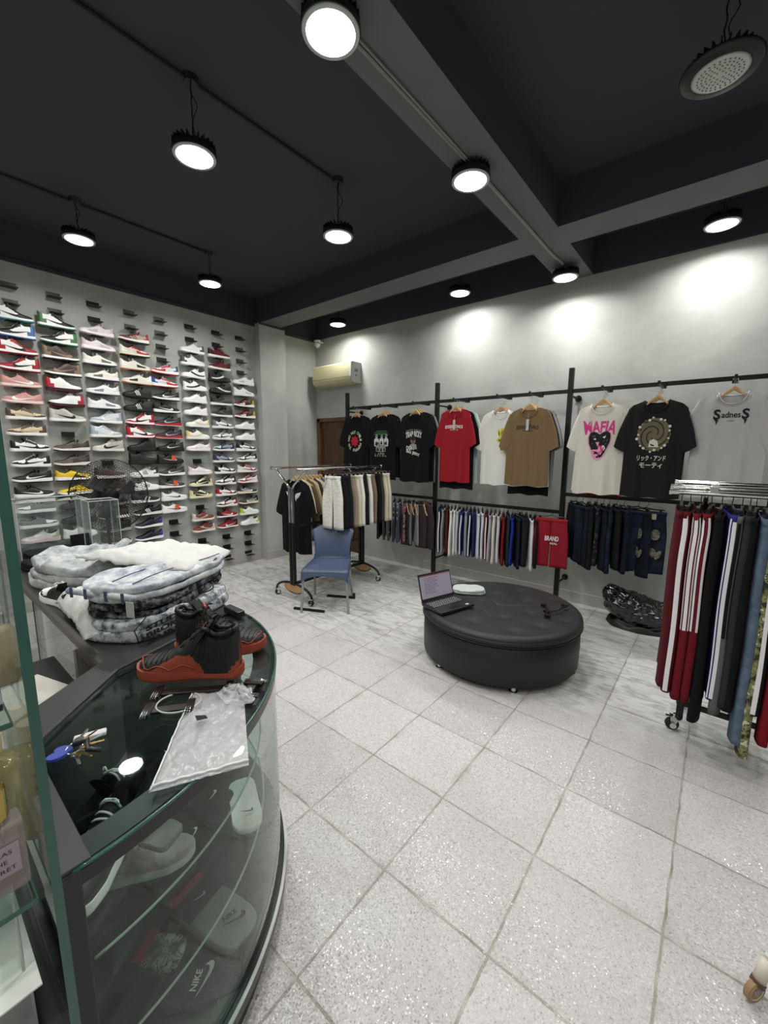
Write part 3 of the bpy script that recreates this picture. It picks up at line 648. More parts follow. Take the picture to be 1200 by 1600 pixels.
# one string per column: pairs of (spec, direction of the toe: r right / l left); '.' is an empty ledge
COLS = [
 ['.','.','ar','a2l','br','bl','cr','cl','dr','dl','er','el','fl','fr','gl','gr','hl','il','.','.','.'],
 ['.','.','jr','jl','kr','kl','lr','ll','mr','.','nl','nl','or','ol','pl','pl','ir','.','.','.','.'],
 ['.','.','ql','qr','rr','rl','sl','sr','tl','tr','ul','.','vr','vl','v2r','vl','v2l','vr','.','.','.'],
 ['.','.','wl','xr','yr','yl','zl','zl','Al','Ar','Bl','Br','Cl','Cr','Dr','Dl','El','El','.','.','.'],
 ['.','.','.','.','Fl','Fr','Gl','Gr','Hl','Hl','Il','Ir','Jl','Jr','Kr','Kr','.','.','.','.','.'],
 ['.','.','Ll','Lr','Ml','Mr','il','il','Nl','Nr','Ol','.','Or','Pl','Pr','.','Qr','Ql','.','.','.'],
 ['.','.','Rr','Rl','Tr','Tl','Ur','Ul','Vr','Vl','Wl','Wr','Xr','Xl','Yr','Yl','Zr','Zl','.','.','.'],
 ['.','.','.','.','1l','1r','2l','2l','3l','3l','4r','4l','5r','5l','6r','6l','7r','7l','.','.','.'],
]
CY = [.935, 1.265, 1.596, 1.937, 2.25, 2.60, 2.945, 3.28]
ORD = ['first','second','third','fourth','fifth','sixth','seventh','eighth','ninth','tenth','eleventh','twelfth','thirteenth','fourteenth','fifteenth','sixteenth','seventeenth','eighteenth','nineteenth','twentieth','lowest']
LEDGE = mat('ledge_black', '141415', .4)
lb = MB(); lb.bbox((0, -.057, -.004), (.10, .057, 0)); lb.bbox((0, -.057, 0), (.004, .057, .05))
ledge0 = bev(lb.build('shoe_ledge', LEDGE), .001, 1); first = True
ORANGE_TAGS = {(4, 11), (4, 13), (4, 15)}
for c, colm in enumerate(COLS):
    for r, code in enumerate(colm):
        z = 3.12-.149*r-.028; y = CY[c]
        x = -5.25
        what = 'empty black wall ledge' if code == '.' else 'black wall ledge under the '+S[code[:-1]][10][:40]
        lab = what[:70].rsplit(' ', 0)[0]+', %s shoe column from left, %s row from top' % (ORD[c], ORD[r])
        ws = lab.split()
        if len(ws) > 16: lab = 'black wall ledge holding a shoe, %s shoe column from left, %s row from top' % (ORD[c], ORD[r])
        o = ledge0 if first else dup(ledge0); first = False
        o.location = (x, y, z); tag(o, lab, 'shelf', 'black ledges on the shoe wall')
        if code == '.': continue
        sp = S[code[:-1]]; right = code[-1] == 'r'
        lab = '%s, toe %s, %s shoe column, %s ledge down' % (sp[10], 'right' if right else 'left', ORD[c], ORD[r])
        ws = lab.split()
        if len(ws) > 16: lab = ' '.join(ws[:16])
        jit = random.uniform(-.03, .03)
        sh = sneaker(sp[:10], (x+.058, y+random.uniform(-.008, .008), z+.0005), (PI/2 if right else -PI/2)+jit, lab)
        if (c, r) in ORANGE_TAGS:
            g = MB().box((0, 0, 0), (.05, .002, .05)).build('price_card', mat('orange_card', 'e2602c', .6)); g.location = (x+.1135, y+.01, z+.07); g.rotation_euler = (.0, .12, PI/2)
            tag(g, 'orange card tag hanging on the shoe on the %s ledge of the fifth column' % ORD[r], 'tag', 'orange shoe tags')
# ------------------------------------------------------------------ garments
class Tee:
    def __init__(s, seed=1, hw=.205, length=.78, amp=.011, D=.02):
        r = random.Random(seed); s.hw = hw; s.len = length; s.amp = amp; s.D = D
        s.p = [r.uniform(0, 6.28) for _ in range(4)]; s.k = [r.uniform(26, 34), r.uniform(50, 66)]; s.sw = r.uniform(-.01, .01)
    def W(s, v): return s.hw*(.985+.05*v-.07*math.sin(min(1, v*5)*PI)*(1 if v < .2 else 0))
    def ztop(s, x, front):
        a = abs(x); nk = .085
        if a < nk: return -(.085 if front else .022)*math.sqrt(1-(a/nk)**2)-.004
        return -.004-(a-nk)*.40-max(0, a-.17)*1.2*.6
    def zhem(s, x): return -s.len+.006*math.sin(x*30+s.p[0])
    def y(s, x, v, front):
        u = max(-1, min(1, x/s.W(v))); body = s.D*math.sqrt(max(0, 1-u*u*.999))
        k = min(1, v*9+.12) if abs(x) > .085 else .45+.55*min(1, v*3)
        f = s.amp*(v**.8)*(math.sin(x*s.k[0]+s.p[1]+v*1.2)+.45*math.sin(x*s.k[1]+s.p[2]-v))*(1-abs(u)**6)
        yy = body*k+f
        return (-yy if front else yy*.7+.002)
    def pt(s, u, v, front):
        x = u*s.W(v); zt = s.ztop(x, front); return (x+s.sw*v*v, s.y(x, v, front), lerp(zt, s.zhem(x), v))
    def front(s, x, z, off=.0025):
        v = (z-s.ztop(x, True))/(s.zhem(x)-s.ztop(x, True)); v = max(0, min(1, v)); return (x+s.sw*v*v, s.y(x, v, True)-off, z)
    def mesh(s):
        b = MB(); NU, NV = 40, 22
        us = [math.sin((i/NU-.5)*PI) for i in range(NU+1)]
        for fr in (True, False):
            vs = [s.pt(u, j/NV, fr) for j in range(NV+1) for u in us]; W = NU+1
            b.add(vs, [(j*W+i, j*W+i+1, (j+1)*W+i+1, (j+1)*W+i) for j in range(NV) for i in range(NU)])
        for sg in (-1, 1):
            n = 14; m = 9; vs = []
            for j in range(m+1):
                t = j/m; O = Vector((lerp(.188, .288, t)+.012*math.sin(t*PI), 0, lerp(-.052, -.375, t))); I = Vector((lerp(.10, .195, t), 0, lerp(-.22, -.425, t)))
                C = (O+I)/2; H = (O-I)/2; D = lerp(.014, .026, t)*min(1, s.D/.02+.1)*.8
                for k in range(n):
                    a = 2*PI*k/n; p = C+H*math.cos(a)*1.0; y = D*math.sin(a)+.004*math.sin(5*t+k)*t
                    vs.append((sg*p.x*s.hw/.205, y, p.z+.006*math.sin(a)*t))
            b.add(vs, [(j*n+k, j*n+(k+1) % n, (j+1)*n+(k+1) % n, (j+1)*n+k) for j in range(m) for k in range(n)])
        return b
    def collar(s):
        b = MB(); pts = []; N = 28
        for i in range(N+1):
            x = -.085+.17*i/N; z = s.ztop(x, True); pts.append((x, s.y(x, 0, True)-.001, z-.004))
        for i in range(1, N):
            x = .085-.17*i/N; z = s.ztop(x, False); pts.append((x, s.y(x, 0, False)+.001, z-.004))
        b.tube(pts, .0065, 6, closed=True)
        # flat look of the rib: a second ring lower down
        pts2 = [(x*1.12, s.front(x*1.12, z-.012, .001)[1], z-.012) for x, y, z in pts[:N+1]]
        b.tube(pts2, .004, 6); return b
TEEM = {}
def make_tee(name_color, loc, rz, label, group=None, seed=1, printer=None, tagc=False, hw=.205, length=.78, amp=.011, D=.02, m=None, collar=None, cat='shirt', name='t_shirt'):
    T = Tee(seed, hw, length, amp, D); key = (seed, hw, length, amp, D)
    M_ = m or cloth(name_color)
    if key not in TEEM:
        o = T.mesh().build('body', None, smooth=True); c = T.collar().build('collar', None, smooth=True); TEEM[key] = (o.data, c.data)
        bpy.data.objects.remove(o); bpy.data.objects.remove(c)
    t = thing(name, label, cat, loc, rz, group)
    mesh_child('shirt_body', TEEM[key][0], [M_], t); mesh_child('collar', TEEM[key][1], [collar or M_], t)
    if printer:
        b = MB(); ms = printer(b, T); b.build('chest_print', ms, t, fix=False)
    if tagc:
        g = MB(); p = T.front(.0, -.2, .012); g.box((p[0], p[1], -.17), (.028, .002, .105)); g.tube([(p[0], p[1], -.12), (0, -.012, -.06)], .001, 4); g.build('swing_tag', mat('swing_tag', 'b9b9b6', .5), t)
    return t
def ink(hexc): return mat('ink_'+hexc, hexc, .7, spec=.3)

# prints ------------------------------------------------------------
def pr_chili(b, T):
    F = lambda x, y: T.front(x, y-.34)
    txt = 'RED HOT CHILI PEPPERS THE '
    n = len(txt)
    for i, ch in enumerate(txt):
        if ch == ' ': continue
        a = PI*.97-2*PI*i/n; ca, sa = math.cos(a-PI/2), math.sin(a-PI/2); cx, cy = .098*math.cos(a), .118*math.sin(a)
        put_text(b, ch, F, .026, .036, (0, 0), 0, warp=lambda x, y: (cx+x*ca-y*sa, cy+x*sa+y*ca), cuts=1, extra_bold=.02)
    for k in range(4):
        a = PI*k/4; poly_fill(b, lambda x, y: T.front(x, y-.34, .003+.0004*k), [(math.cos(a)*u-math.sin(a)*v, (math.cos(a)*v+math.sin(a)*u)*1.2) for u, v in ((-.06,-.008), (-.03,-.022), (.03,-.022), (.06,-.008), (.06,.008), (.03,.022), (-.03,.022), (-.06,.008))], 1, 1)
    return [ink('c9c4b8'), ink('b0202c')]
def figure(b, F, c, s, mi=0, dark=1):
    disc_fill(b, F, (c[0], c[1]+.055*s), .016*s, .02*s, mi=mi)
    poly_fill(b, F, [(c[0]+x*s, c[1]+y*s) for x, y in ((-.03,-.06), (-.034,.01), (-.02,.032), (.02,.032), (.034,.01), (.03,-.06))], mi)
    poly_fill(b, lambda x, y: tuple(Vector(F(x, y))+Vector((0, -.0012, 0))), [(c[0]+x*s, c[1]+y*s) for x, y in ((-.012,.05), (-.012,.064), (.012,.064), (.012,.05))], dark, 0)
    poly_fill(b, lambda x, y: tuple(Vector(F(x, y))+Vector((0, -.0012, 0))), [(c[0]+x*s, c[1]+y*s) for x, y in ((-.02,-.05), (-.008,.0), (.004,-.02), (.012,.01), (.018,-.05))], dark, 0)
def pr_trio(b, T):
    F = lambda x, y: T.front(x, y-.36)
    put_text(b, 'CYPRESSHILL', F, .22, .035, (.0, .12), 1, cuts=1, extra_bold=.03)
    put_text(b, 'TEMPLES OF BOOM', F, .16, .012, (.0, .152), 2, cuts=0)
    for x, y, s in ((-.075, .03, 1.1), (0, .035, .95), (.075, .03, 1.1)): figure(b, F, (x, y), s, 0, 3)
    for x, y, s in ((-.055, -.05, .9), (-.005, -.055, .9), (.045, -.05, .9)): figure(b, F, (x, y), s, 2, 3)
    put_text(b, 'LIVE', F, .09, .02, (0, -.13), 0, cuts=1)
    for i in range(6): poly_fill(b, F, [(-.10+.035*i, -.165), (-.095+.035*i, -.12-.012*(i % 3)), (-.08+.035*i, -.165)], 2, 0)
    return [ink('c9cbc6'), ink('2f7d46'), ink('8a8d88'), ink('141414')]
def pr_portrait(b, T):
    F = lambda x, y: T.front(x, y-.33)
    arc = lambda x, y: (x, y-1.6*x*x)
    put_text(b, 'PRETTY FLACKO', F, .22, .022, (0, .125), 1, warp=arc, cuts=1)
    put_text(b, 'TRAP RICKY', F, .23, .07, (0, .08), 0, warp=arc, cuts=2, extra_bold=.03)
    disc_fill(b, F, (-.01, .005), .034, .046, 18, 3, 2)
    disc_fill(b, lambda x, y: T.front(x, y-.33, .0035), (-.01, .028), .036, .03, 14, 2, 3); disc_fill(b, lambda x, y: T.front(x, y-.33, .004), (-.01, -.018), .012, .012, 10, 2, 4)
    poly_fill(b, F, [(-.06,-.1), (-.05,-.045), (-.01,-.035), (.035,-.045), (.05,-.1)], 1)
    put_text(b, 'DON', F, .10, .05, (-.05, -.085), 0, cuts=1, extra_bold=.03); put_text(b, 'BIG JERRY', F, .2, .045, (.0, -.15), 0, warp=lambda x, y: (x, y-.25*x), cuts=1, extra_bold=.03)
    return [ink('d2d2cc'), ink('8d8f8c'), ink('8a6a58'), ink('202020'), ink('7a2a2a')]
def pr_ess(col):
    def f(b, T):
        F = lambda x, y: T.front(x, y-.19)
        put_text(b, 'ESSENTIALS', F, .22, .034, (0, 0), 0, warp=lambda x, y: (x, y-.5*x*x), cuts=1, extra_bold=.02)
        put_text(b, 'FEAR OF GOD', F, .10, .012, (0, -.035), 0, cuts=0)
        return [ink(col)]
    return f
def pr_yellow(b, T):
    F = lambda x, y: T.front(x, y-.30); G = lambda x, y: T.front(x, y-.30, .0035)
    for (x, y, rx, ry, a) in ((.0,.06,.016,.045,.3), (.03,.07,.014,.045,-.1), (.065,.055,.014,.04,-.5), (.095,.06,.012,.035,-.2), (.01,-.01,.035,.022,.1), (.06,-.015,.03,.02,-.2), (.1,-.0,.02,.02,0), (.035,-.10,.02,.018,0), (.09,-.105,.022,.018,.2)):
        disc_fill(b, F, (x, y), rx, ry, 12, 2, 0, a); disc_fill(b, G, (x, y-.004), rx*.4, ry*.5, 10, 1, 1, a)
    return [ink('cdbf2a'), ink('5a6320')]
def pr_panther(b, T):
    F = lambda x, y: T.front(x, y-.33); G = lambda o: (lambda x, y: T.front(x, y-.33, .0025+o))
    put_text(b, 'MAFIA', F, .26, .10, (0, .125), 0, warp=lambda x, y: (x*(1+.1*(y/.05)), y*(1+8*x*x)-.6*abs(x)*0-.7*x*x*(1 if y < 0 else 0)), cuts=2, extra_bold=.03)
    head = [(-.085,.03),(-.075,.07),(-.05,.085),(-.02,.075),(.0,.06),(.03,.08),(.06,.09),(.085,.07),(.09,.035),(.085,-.01),(.065,-.06),(.05,-.10),(.03,-.135),(.0,-.15),(-.03,-.14),(-.05,-.11),(-.06,-.07),(-.08,-.02)]
    poly_fill(b, F, [(x*1.1, y*1.1-.005) for x, y in head], 2); poly_fill(b, G(.001), head, 1)
    for e in ([(-.05,.02),(-.02,.03),(-.03,.01)], [(.025,.035),(.055,.05),(.045,.025)]): poly_fill(b, G(.002), e, 3, 0)
    poly_fill(b, G(.002), [(-.02,-.005),(.015,-.002),(.01,-.02),(-.012,-.022)], 4, 0)
    poly_fill(b, G(.002), [(-.045,-.045),(-.01,-.035),(.03,-.04),(.045,-.05),(.035,-.09),(.01,-.12),(-.02,-.12),(-.04,-.09)], 0)
    poly_fill(b, G(.003), [(-.028,-.06),(-.01,-.05),(.012,-.052),(.018,-.085),(.0,-.10),(-.022,-.09)], 2, 0)
    for x in (-.035, .028): poly_fill(b, G(.0035), [(x, -.042), (x+.012, -.042), (x+.005, -.068)], 3, 0)
    for x in (-.022, .02): poly_fill(b, G(.0035), [(x-.005, -.115), (x+.005, -.115), (x, -.09)], 3, 0)
    for x0, y0 in ((-.06,.045), (.0,.035), (.06,.01), (.05,-.02), (-.06,-.02)): poly_fill(b, G(.002), [(x0, y0), (x0+.014, y0+.008), (x0+.004, y0-.012)], 4, 0)
    return [ink('d83a86'), ink('17171a'), ink('e59ab8'), ink('e8e4dc'), ink('5c5e62')]
def pr_portal(b, T):
    F = lambda x, y: T.front(x, y-.28)
    disc_fill(b, F, (0, 0), .115, .135, 28, 4, 0)
    for k in range(3):
        lo, hi = [], []
        for i in range(15):
            a = k*2.1+i*.32; r = .02+.006*i; lo.append((r*math.cos(a), r*1.18*math.sin(a))); hi.append(((r+.010)*math.cos(a), (r+.010)*1.18*math.sin(a)))
        strip(b, lambda x, y: T.front(x, y-.28, .0035), lo, hi, 2, 1)
    poly_fill(b, lambda x, y: T.front(x, y-.28, .0045), [(-.03,-.10),(-.025,-.05),(.0,-.035),(.03,-.05),(.04,-.10)], 2, 0)
    for i in range(26):
        a = i*.2417*1.0; r = 1+.06*math.sin(i*3.7); disc_fill(b, lambda x, y: T.front(x, y-.28, .004), (.112*r*math.cos(a), .132*r*math.sin(a)), .005+.003*(i % 3), .005+.003*(i % 3), 8, 1, 2 if i % 3 else 3)
    put_text(b, 'リック・アンド', F, .20, .045, (0, -.19), 2, cuts=1, extra_bold=.02); put_text(b, 'モーティ', F, .16, .045, (0, -.25), 2, cuts=1, extra_bold=.02)
    return [ink('6a604c'), ink('2a2a22'), ink('cfd0c6'), ink('4f7a3a')]
def pr_gothic(b, T):
    F = lambda x, y: T.front(x, y-.17)
    put_text(b, 'adnes', F, .11, .045, (0, 0), 0, cuts=1, extra_bold=.015)
    for sx in (-.082, .082): put_text(b, 'S', F, .042, .075, (sx, .004), 0, cuts=1, extra_bold=.03)
    for sx in (-.082, .082): poly_fill(b, F, [(sx-.016, -.03), (sx+.012, -.035), (sx, -.075), (sx-.004, -.045)], 0, 0)
    put_text(b, 'STUDIO', F, .04, .009, (0, -.045), 0, cuts=0)
    return [ink('1c1c1e')]
def pr_wings(b, T):
    F = lambda x, y: T.front(x, y-.17)
    for sg in (-1, 1):
        poly_fill(b, F, [(sg*x, y) for x, y in ((.012,-.01),(.03,.012),(.07,.022),(.115,.03),(.10,.012),(.105,.0),(.088,-.008),(.088,-.022),(.066,-.028),(.06,-.045),(.035,-.04),(.03,-.075),(.014,-.05))], 0)
    return [ink('d6d6d8')]

# hangers ------------------------------------------------------------
def hanger_mesh(w_=.165, t=.011):
    b = MB(); top = []; bot = []; N = 12
    for i in range(N+1):
        x = -w_+2*w_*i/N; a = abs(x)/w_; ax = abs(x); zt = .028-.078*(ax/.085)**1.25 if ax < .085 else -.050-(ax-.085)*.42; top.append((x, zt)); bot.append((x, zt-lerp(.026, .014, a)))
    b.prism(top+bot[::-1], t, lambda x, y, z: (x, z-t/2, y)); return b
hg = thing('wooden_hanger', 'wooden hanger', 'hanger'); bev(hanger_mesh().build('hanger_bar', WOODH, hg), .003)
hk = MB(); hk.tube([(0,0,.02),(0,0,.05)]+[(.018*math.sin(a), 0, .068-.018*math.cos(a)) for a in [i*PI*1.35/9 for i in range(10)]], .0018, 6); hk.build('hook', STEEL, hg)
HANG_USED = [False]
def wood_hanger(loc, rz, label, group=None, rot=None):
    if group is None: loc = (loc[0], loc[1], loc[2]-.008)
    if not HANG_USED[0]: o = hg; HANG_USED[0] = True
    else: o = dup(hg)
    o.location = loc; o.rotation_euler = rot or (0, 0, rz); o['label'] = label
    if group: o['group'] = group
    elif 'group' in o: del o['group']
    return o
cg = thing('clip_hanger', 'black clip hanger', 'hanger'); b = MB(); b.tube([(-.14, 0, -.002), (-.06, 0, 0), (0, 0, .012), (.06, 0, 0), (.14, 0, -.002)], .0065, 6); b.tube([(0,0,.01),(0,0,.03)]+[(.018*math.sin(a), 0, .048-.018*math.cos(a)) for a in [i*PI*1.35/8 for i in range(9)]], .0022, 5); b.build('hanger_bar', BLACKP, cg)
for sx in (-.11, .11): MB().prism([(sx-.013, -.036), (sx+.013, -.036), (sx+.009, .004), (sx-.009, .004)], .016, lambda x, y, z: (x, z-.008, y)).build('clip', BLACKP, cg)
CG_USED = [False]
def clip_hanger(loc, rz, label, group):
    o = cg if not CG_USED[0] else dup(cg); CG_USED[0] = True
    o.location = loc; o.rotation_euler = (0, 0, rz); o['label'] = label; o['group'] = group; return o

# trousers and shorts ------------------------------------------------
class Legs:
    def __init__(s, w0=.17, w1=.19, h0=None, L=.5, D=.024, crotch=.26, taper=.12, seed=1, amp=.004, splay=0.0):
        r = random.Random(seed); s.w0 = w0; s.w1 = w1; s.L = L; s.D = D; s.cr = crotch; s.taper = taper; s.amp = amp; s.p = [r.uniform(0, 6.28) for _ in range(3)]; s.splay = splay
    def pt(s, z, th, sg, off=0):
        d = -z
        if d < s.cr: t = d/s.cr; outer = lerp(s.w0, s.w1, sst(0, 1, t)); inner = 0.0
        else:
            t = (d-s.cr)/(s.L-s.cr); outer = lerp(s.w1, s.w1-.02*0+s.splay, t); wid = lerp(s.w1-.004, s.taper, t); inner = outer-wid
        c = (outer+inner)/2; h = (outer-inner)/2; e = .62
        D = s.D*(.75+.25*min(1, d/.05))
        ct, st = math.cos(th), math.sin(th)
        x = c+math.copysign(abs(ct)**e, ct)*(h+off); y = math.copysign(abs(st)**e, st)*(D+off)
        f = s.amp*min(1, d/.1)*(math.sin(x*45+s.p[0]+sg)+.6*math.sin(d*9+s.p[1]+x*20))
        return (sg*x, y+f, z)
    def mesh(s):
        b = MB(); n = 20; m = max(10, int(s.L/.035))
        for sg in (-1, 1):
            vs = [s.pt(-s.L*j/m, 2*PI*k/n, sg) for j in range(m+1) for k in range(n)]
            b.add(vs, [(j*n+k, j*n+(k+1) % n, (j+1)*n+(k+1) % n, (j+1)*n+k) for j in range(m) for k in range(n)]+[tuple(m*n+k for k in range(n))], 0)
        return b
    def waist(s):
        b = MB(); n = 32; vs = []
        for z, o in ((.0, .001), (0, .004), (-.034, .004), (-.036, .0005)):
            for k in range(n):
                th = 2*PI*k/n; x = math.copysign(abs(math.cos(th))**.5, math.cos(th))*(s.w0+o); y = math.copysign(abs(math.sin(th))**.7, math.sin(th))*(s.D*.8+o); vs.append((x, y, z))
        b.add(vs, [(j*n+k, j*n+(k+1) % n, (j+1)*n+(k+1) % n, (j+1)*n+k) for j in range(3) for k in range(n)]); return b
    def side_stripes(s, ths, z0=-.02, z1=None, wd=.14, sgs=(1, -1)):
        z1 = z1 or -s.L+.01; m = max(6, int((z0-z1)/.04)); out = []
        for sg in sgs:
            for th in ths:
                b = MB(); out.append(b)
                vs = [s.pt(lerp(z0, z1, j/m), th+wd*(q-.5), sg, .0018) for j in range(m+1) for q in (0, .5, 1)]
                b.add(vs, [(j*3+q, j*3+q+1, j*3+q+4, j*3+q+3) for j in range(m) for q in range(2)])
        return out
LEGM = {}
def legs(name, key, prm, mt, loc, rz, label, group, cat, waist=None, stripes=None, rot=None, extra=None):
    s = Legs(**prm); kk = (key, tuple(sorted(prm.items())))
    if kk not in LEGM:
        o = s.mesh().build('l', None, smooth=True); q = s.waist().build('w', None, smooth=True); LEGM[kk] = (o.data, q.data); bpy.data.objects.remove(o); bpy.data.objects.remove(q)
    t = thing(name, label, cat, loc, rz, group, rot)
    mesh_child('fabric_legs', LEGM[kk][0], [mt], t); mesh_child('waistband', LEGM[kk][1], [waist or mt], t)
    if stripes:
        ths, mc, kw = stripes
        for q in s.side_stripes(ths, **kw): q.build('side_stripe', mc, t, smooth=True, fix=False)
    if extra: extra(s, t)
    return t

# ------------------------------------------------------------------ garment rack on the back wall
RY = 4.35
rk = thing('clothes_rack', 'black steel clothes rack of posts and rails bolted to the back wall', 'clothes rack', (-1.22, RY, 0))
ox = -1.22
for px in (-4.25, -2.74, -1.22, .32, 1.85):
    bev(MB().bbox((px-ox-.022, -.022, 0), (px-ox+.022, .022, 2.43)).build('post', BLACKM, rk), .002)
    for z in (2.17, .265):
        MB().cyl((px-ox, 0, z), (px-ox, Y1-RY-.012, z), .011, n=12).build('wall_arm', BLACKM, rk)
        MB().cyl((px-ox, Y1-RY-.014, z), (px-ox, Y1-RY-.002, z), .032, n=20).build('flange', BLACKM, rk)
MB().bbox((-4.25-ox, -.014, 2.195), (1.85-ox, .014, 2.23)).build('top_rail', BLACKM, rk)
for a, c, z in ((-4.25, -2.74, 1.04), (-2.74, -1.22, 1.02), (-1.22, .32, 1.205), (.32, 1.85, 1.205)):
    MB().bbox((a-ox+.02, -.014, z-.017), (c-ox-.02, .014, z+.017)).build('lower_rail', BLACKM, rk)
AX = [-3.83, -3.37, -2.87, -2.33, -1.83, -1.50, -.87, -.46, .01, .5]
for x in AX:
    b = MB(); b.box((x-ox, -.16, 2.180), (.018, .32, .012)); b.box((x-ox, -.325, 2.186), (.02, .008, .028)); b.box((x-ox, -.005, 2.200), (.04, .04, .05)); b.build('display_arm', BLACKM, rk)
# front shirts, then those behind them on the same arm: (colour, offset)
AMP = .017
YO = {4: .21, 5: .30, 6: .26, 7: .30}
def arm_set(i, z, front, behind, rz, dz=0):
    x = AX[i]; y = RY-YO.get(i, .27)
    for k, (c, lab, ln) in enumerate(behind):
        yy = y+.048*(k+1); lb_ = lab
        make_tee(c, (x+random.uniform(-.008, .008), yy, z-.0), rz+random.uniform(-.05, .05), lb_, seed=3+(k+i) % 4, length=ln, D=.012, amp=.004)
        wood_hanger((x, yy, z-.005+.024), rz, 'light wooden hanger inside the '+' '.join(lb_.split()[:9]))
    return x, y
def hang_front(i, z, rz, color, label, printer, seed, hanglab, **kw):
    x = AX[i]; y = RY-YO.get(i, .27)
    make_tee(color, (x, y, z), rz, label, seed=seed, printer=printer, D=.026, amp=AMP, **kw)
    wood_hanger((x, y, z+.02), rz, hanglab)
Z = 2.085
hang_front(0, Z, .10, '131315', 'black t-shirt with circular band lettering around a red star, left end of wall rack', pr_chili, 11, 'wooden hanger holding the black shirt with the red star')
arm_set(0, Z, None, [('17171a', 'plain black shirt behind the black shirt with the red star', .76)], .1)
hang_front(1, Z-.01, .05, '111113', 'black t-shirt with green lettering and grey group picture', pr_trio, 12, 'wooden hanger holding the black shirt with green lettering', length=.82)
arm_set(1, Z, None, [('18181b', 'black shirt directly behind the green lettered black shirt', .8), ('101012', 'rearmost black shirt behind the green lettered one', .8)], .05)
hang_front(2, Z-.01, .02, '121214', 'black t-shirt with large white arched lettering and a portrait, beside the second post', pr_portrait, 13, 'wooden hanger holding the black portrait shirt', length=.82)
arm_set(2, Z, None, [('1a1a1d', 'black shirt directly behind the portrait shirt', .8), ('1d1d20', 'second black shirt behind the portrait shirt', .82), ('8f9294', 'grey shirt rearmost behind the portrait shirt', .84)], .02)
hang_front(3, Z, -.02, '921d28', 'red t-shirt with white curved lettering and grey swing tag', pr_ess('e8e2e0'), 14, 'wooden hanger holding the red lettered shirt', tagc=True, hw=.19, length=.80)
arm_set(3, Z, None, [('121214', 'long black shirt showing below the red shirt', .88), ('a9c6c2', 'pale mint shirt behind the red shirt', .82), ('d7dcda', 'white shirt rearmost behind the red shirt', .82)], -.02)
hang_front(4, Z-.03, .0, 'dcdcd6', 'white t-shirt with yellow-green blotchy print', pr_yellow, 15, 'wooden hanger holding the white shirt with yellow print', length=.78)
arm_set(4, Z-.03, None, [('131315', 'black shirt directly behind the white yellow-print shirt', .78), ('d9d9d5', 'white shirt rearmost behind the yellow-print shirt', .78)], .0)
hang_front(5, Z-.03, -.05, '776346', 'tan brown t-shirt with dark curved lettering and swing tag', pr_ess('2a2228'), 16, 'wooden hanger holding the tan brown shirt', tagc=True, length=.76, hw=.215)
arm_set(5, Z-.03, None, [('e2e2de', 'white shirt directly behind the tan brown shirt', .77), ('121214', 'black shirt second behind the tan brown one, hanging lowest', .86), ('a9aaac', 'light grey shirt third behind the tan brown shirt', .80), ('19191b', 'black shirt rearmost behind the tan brown shirt', .76)], -.05)
hang_front(6, Z-.03, .0, 'd8d4cb', 'off-white t-shirt with pink MAFIA lettering over a snarling black panther head', pr_panther, 17, 'wooden hanger holding the panther shirt', length=.80, hw=.195)
arm_set(6, Z-.03, None, [('d6d3cc', 'off-white shirt directly behind the panther shirt', .78), ('8f1f30', 'dark red shirt rearmost behind the panther shirt', .82)], .0)
hang_front(7, Z-.03, -.02, '1f1f20', 'faded black t-shirt with round swirling print above white foreign characters', pr_portal, 18, 'wooden hanger holding the faded black swirl print shirt', length=.80)
arm_set(7, Z-.03, None, [('d9d8d6', 'white shirt directly behind the swirl print shirt', .80), ('161618', 'black shirt second behind the swirl print shirt', .76), ('cfd0d0', 'pale shirt rearmost behind the swirl print shirt', .80)], -.02)
hang_front(8, Z-.0, -.0, 'b4b2b3', 'light grey oversized t-shirt with black gothic lettering above the right hand rail', pr_gothic, 19, 'wooden hanger holding the light grey gothic lettered shirt', length=.80, hw=.22)
arm_set(8, Z, None, [('131315', 'black shirt behind the light grey gothic lettered shirt', .76)], -.0)

# shorts on the lower rails -------------------------------------------
def rail_hook(x, y, z, rz, lab, grp): clip_hanger((x, y, z), rz, lab, grp)
sh = dict(w0=.155, w1=.19, L=.52, D=.017, crotch=.27, taper=.17, amp=.005)
seq = [('1f2a52','navy'),('8c9092','grey'),('5a1c22','maroon'),('dcdcd6','white'),('d9d9d4','chalk white'),('b9bcc4','silver grey'),('23307a','royal blue'),('90939a','mid grey'),('202c6c','deep blue'),('252c5c','dark blue'),
 ('c9cad6','lavender white'),('d2d3de','pale lavender'),('6a1c24','dark red'),('a9abb0','light grey'),('d6d3c6','cream'),('c9c9cd','off-white'),('7c1d26','crimson'),('2a2e38','slate'),('20308c','bright blue'),('1c1f2e','blue-black'),('23242f','ink navy'),('1b1c24','near black navy'),('d8d8dc','bright white'),('161618','black')]
grp = 'shorts clipped along the middle lower rail'
n = len(seq)
for i, (c, nm) in enumerate(seq):
    x = -2.64+1.17*i/(n-1); L = .50+.05*random.random(); tw = -1.15+random.uniform(-.06, .06)
    if 18 < i < 21: tw = -1.0
    zz_ = .935+random.uniform(-.01, .01)
    prm = dict(sh, L=round(L, 2), seed=i % 5)
    pos = 'leftmost on the middle rail' if i == 0 else 'between the %s and %s pair' % (seq[i-1][1], seq[i+1][1] if i < n-1 else 'red lettered')
    stp = ([PI*.0], cloth('dcdcd6'), dict(wd=.35)) if i in (0, 6, 8, 12) else None
    legs('shorts', 'sh', prm, cloth(c), (x, RY-.02, zz_), tw, '%s shorts on the lower rail, %s' % (nm, pos), grp, 'shorts', stripes=stp)
    rail_hook(x, RY-.02, zz_+.02, tw, 'clip hanger of %s shorts %s' % (nm, pos), 'black clip hangers on the middle rail')
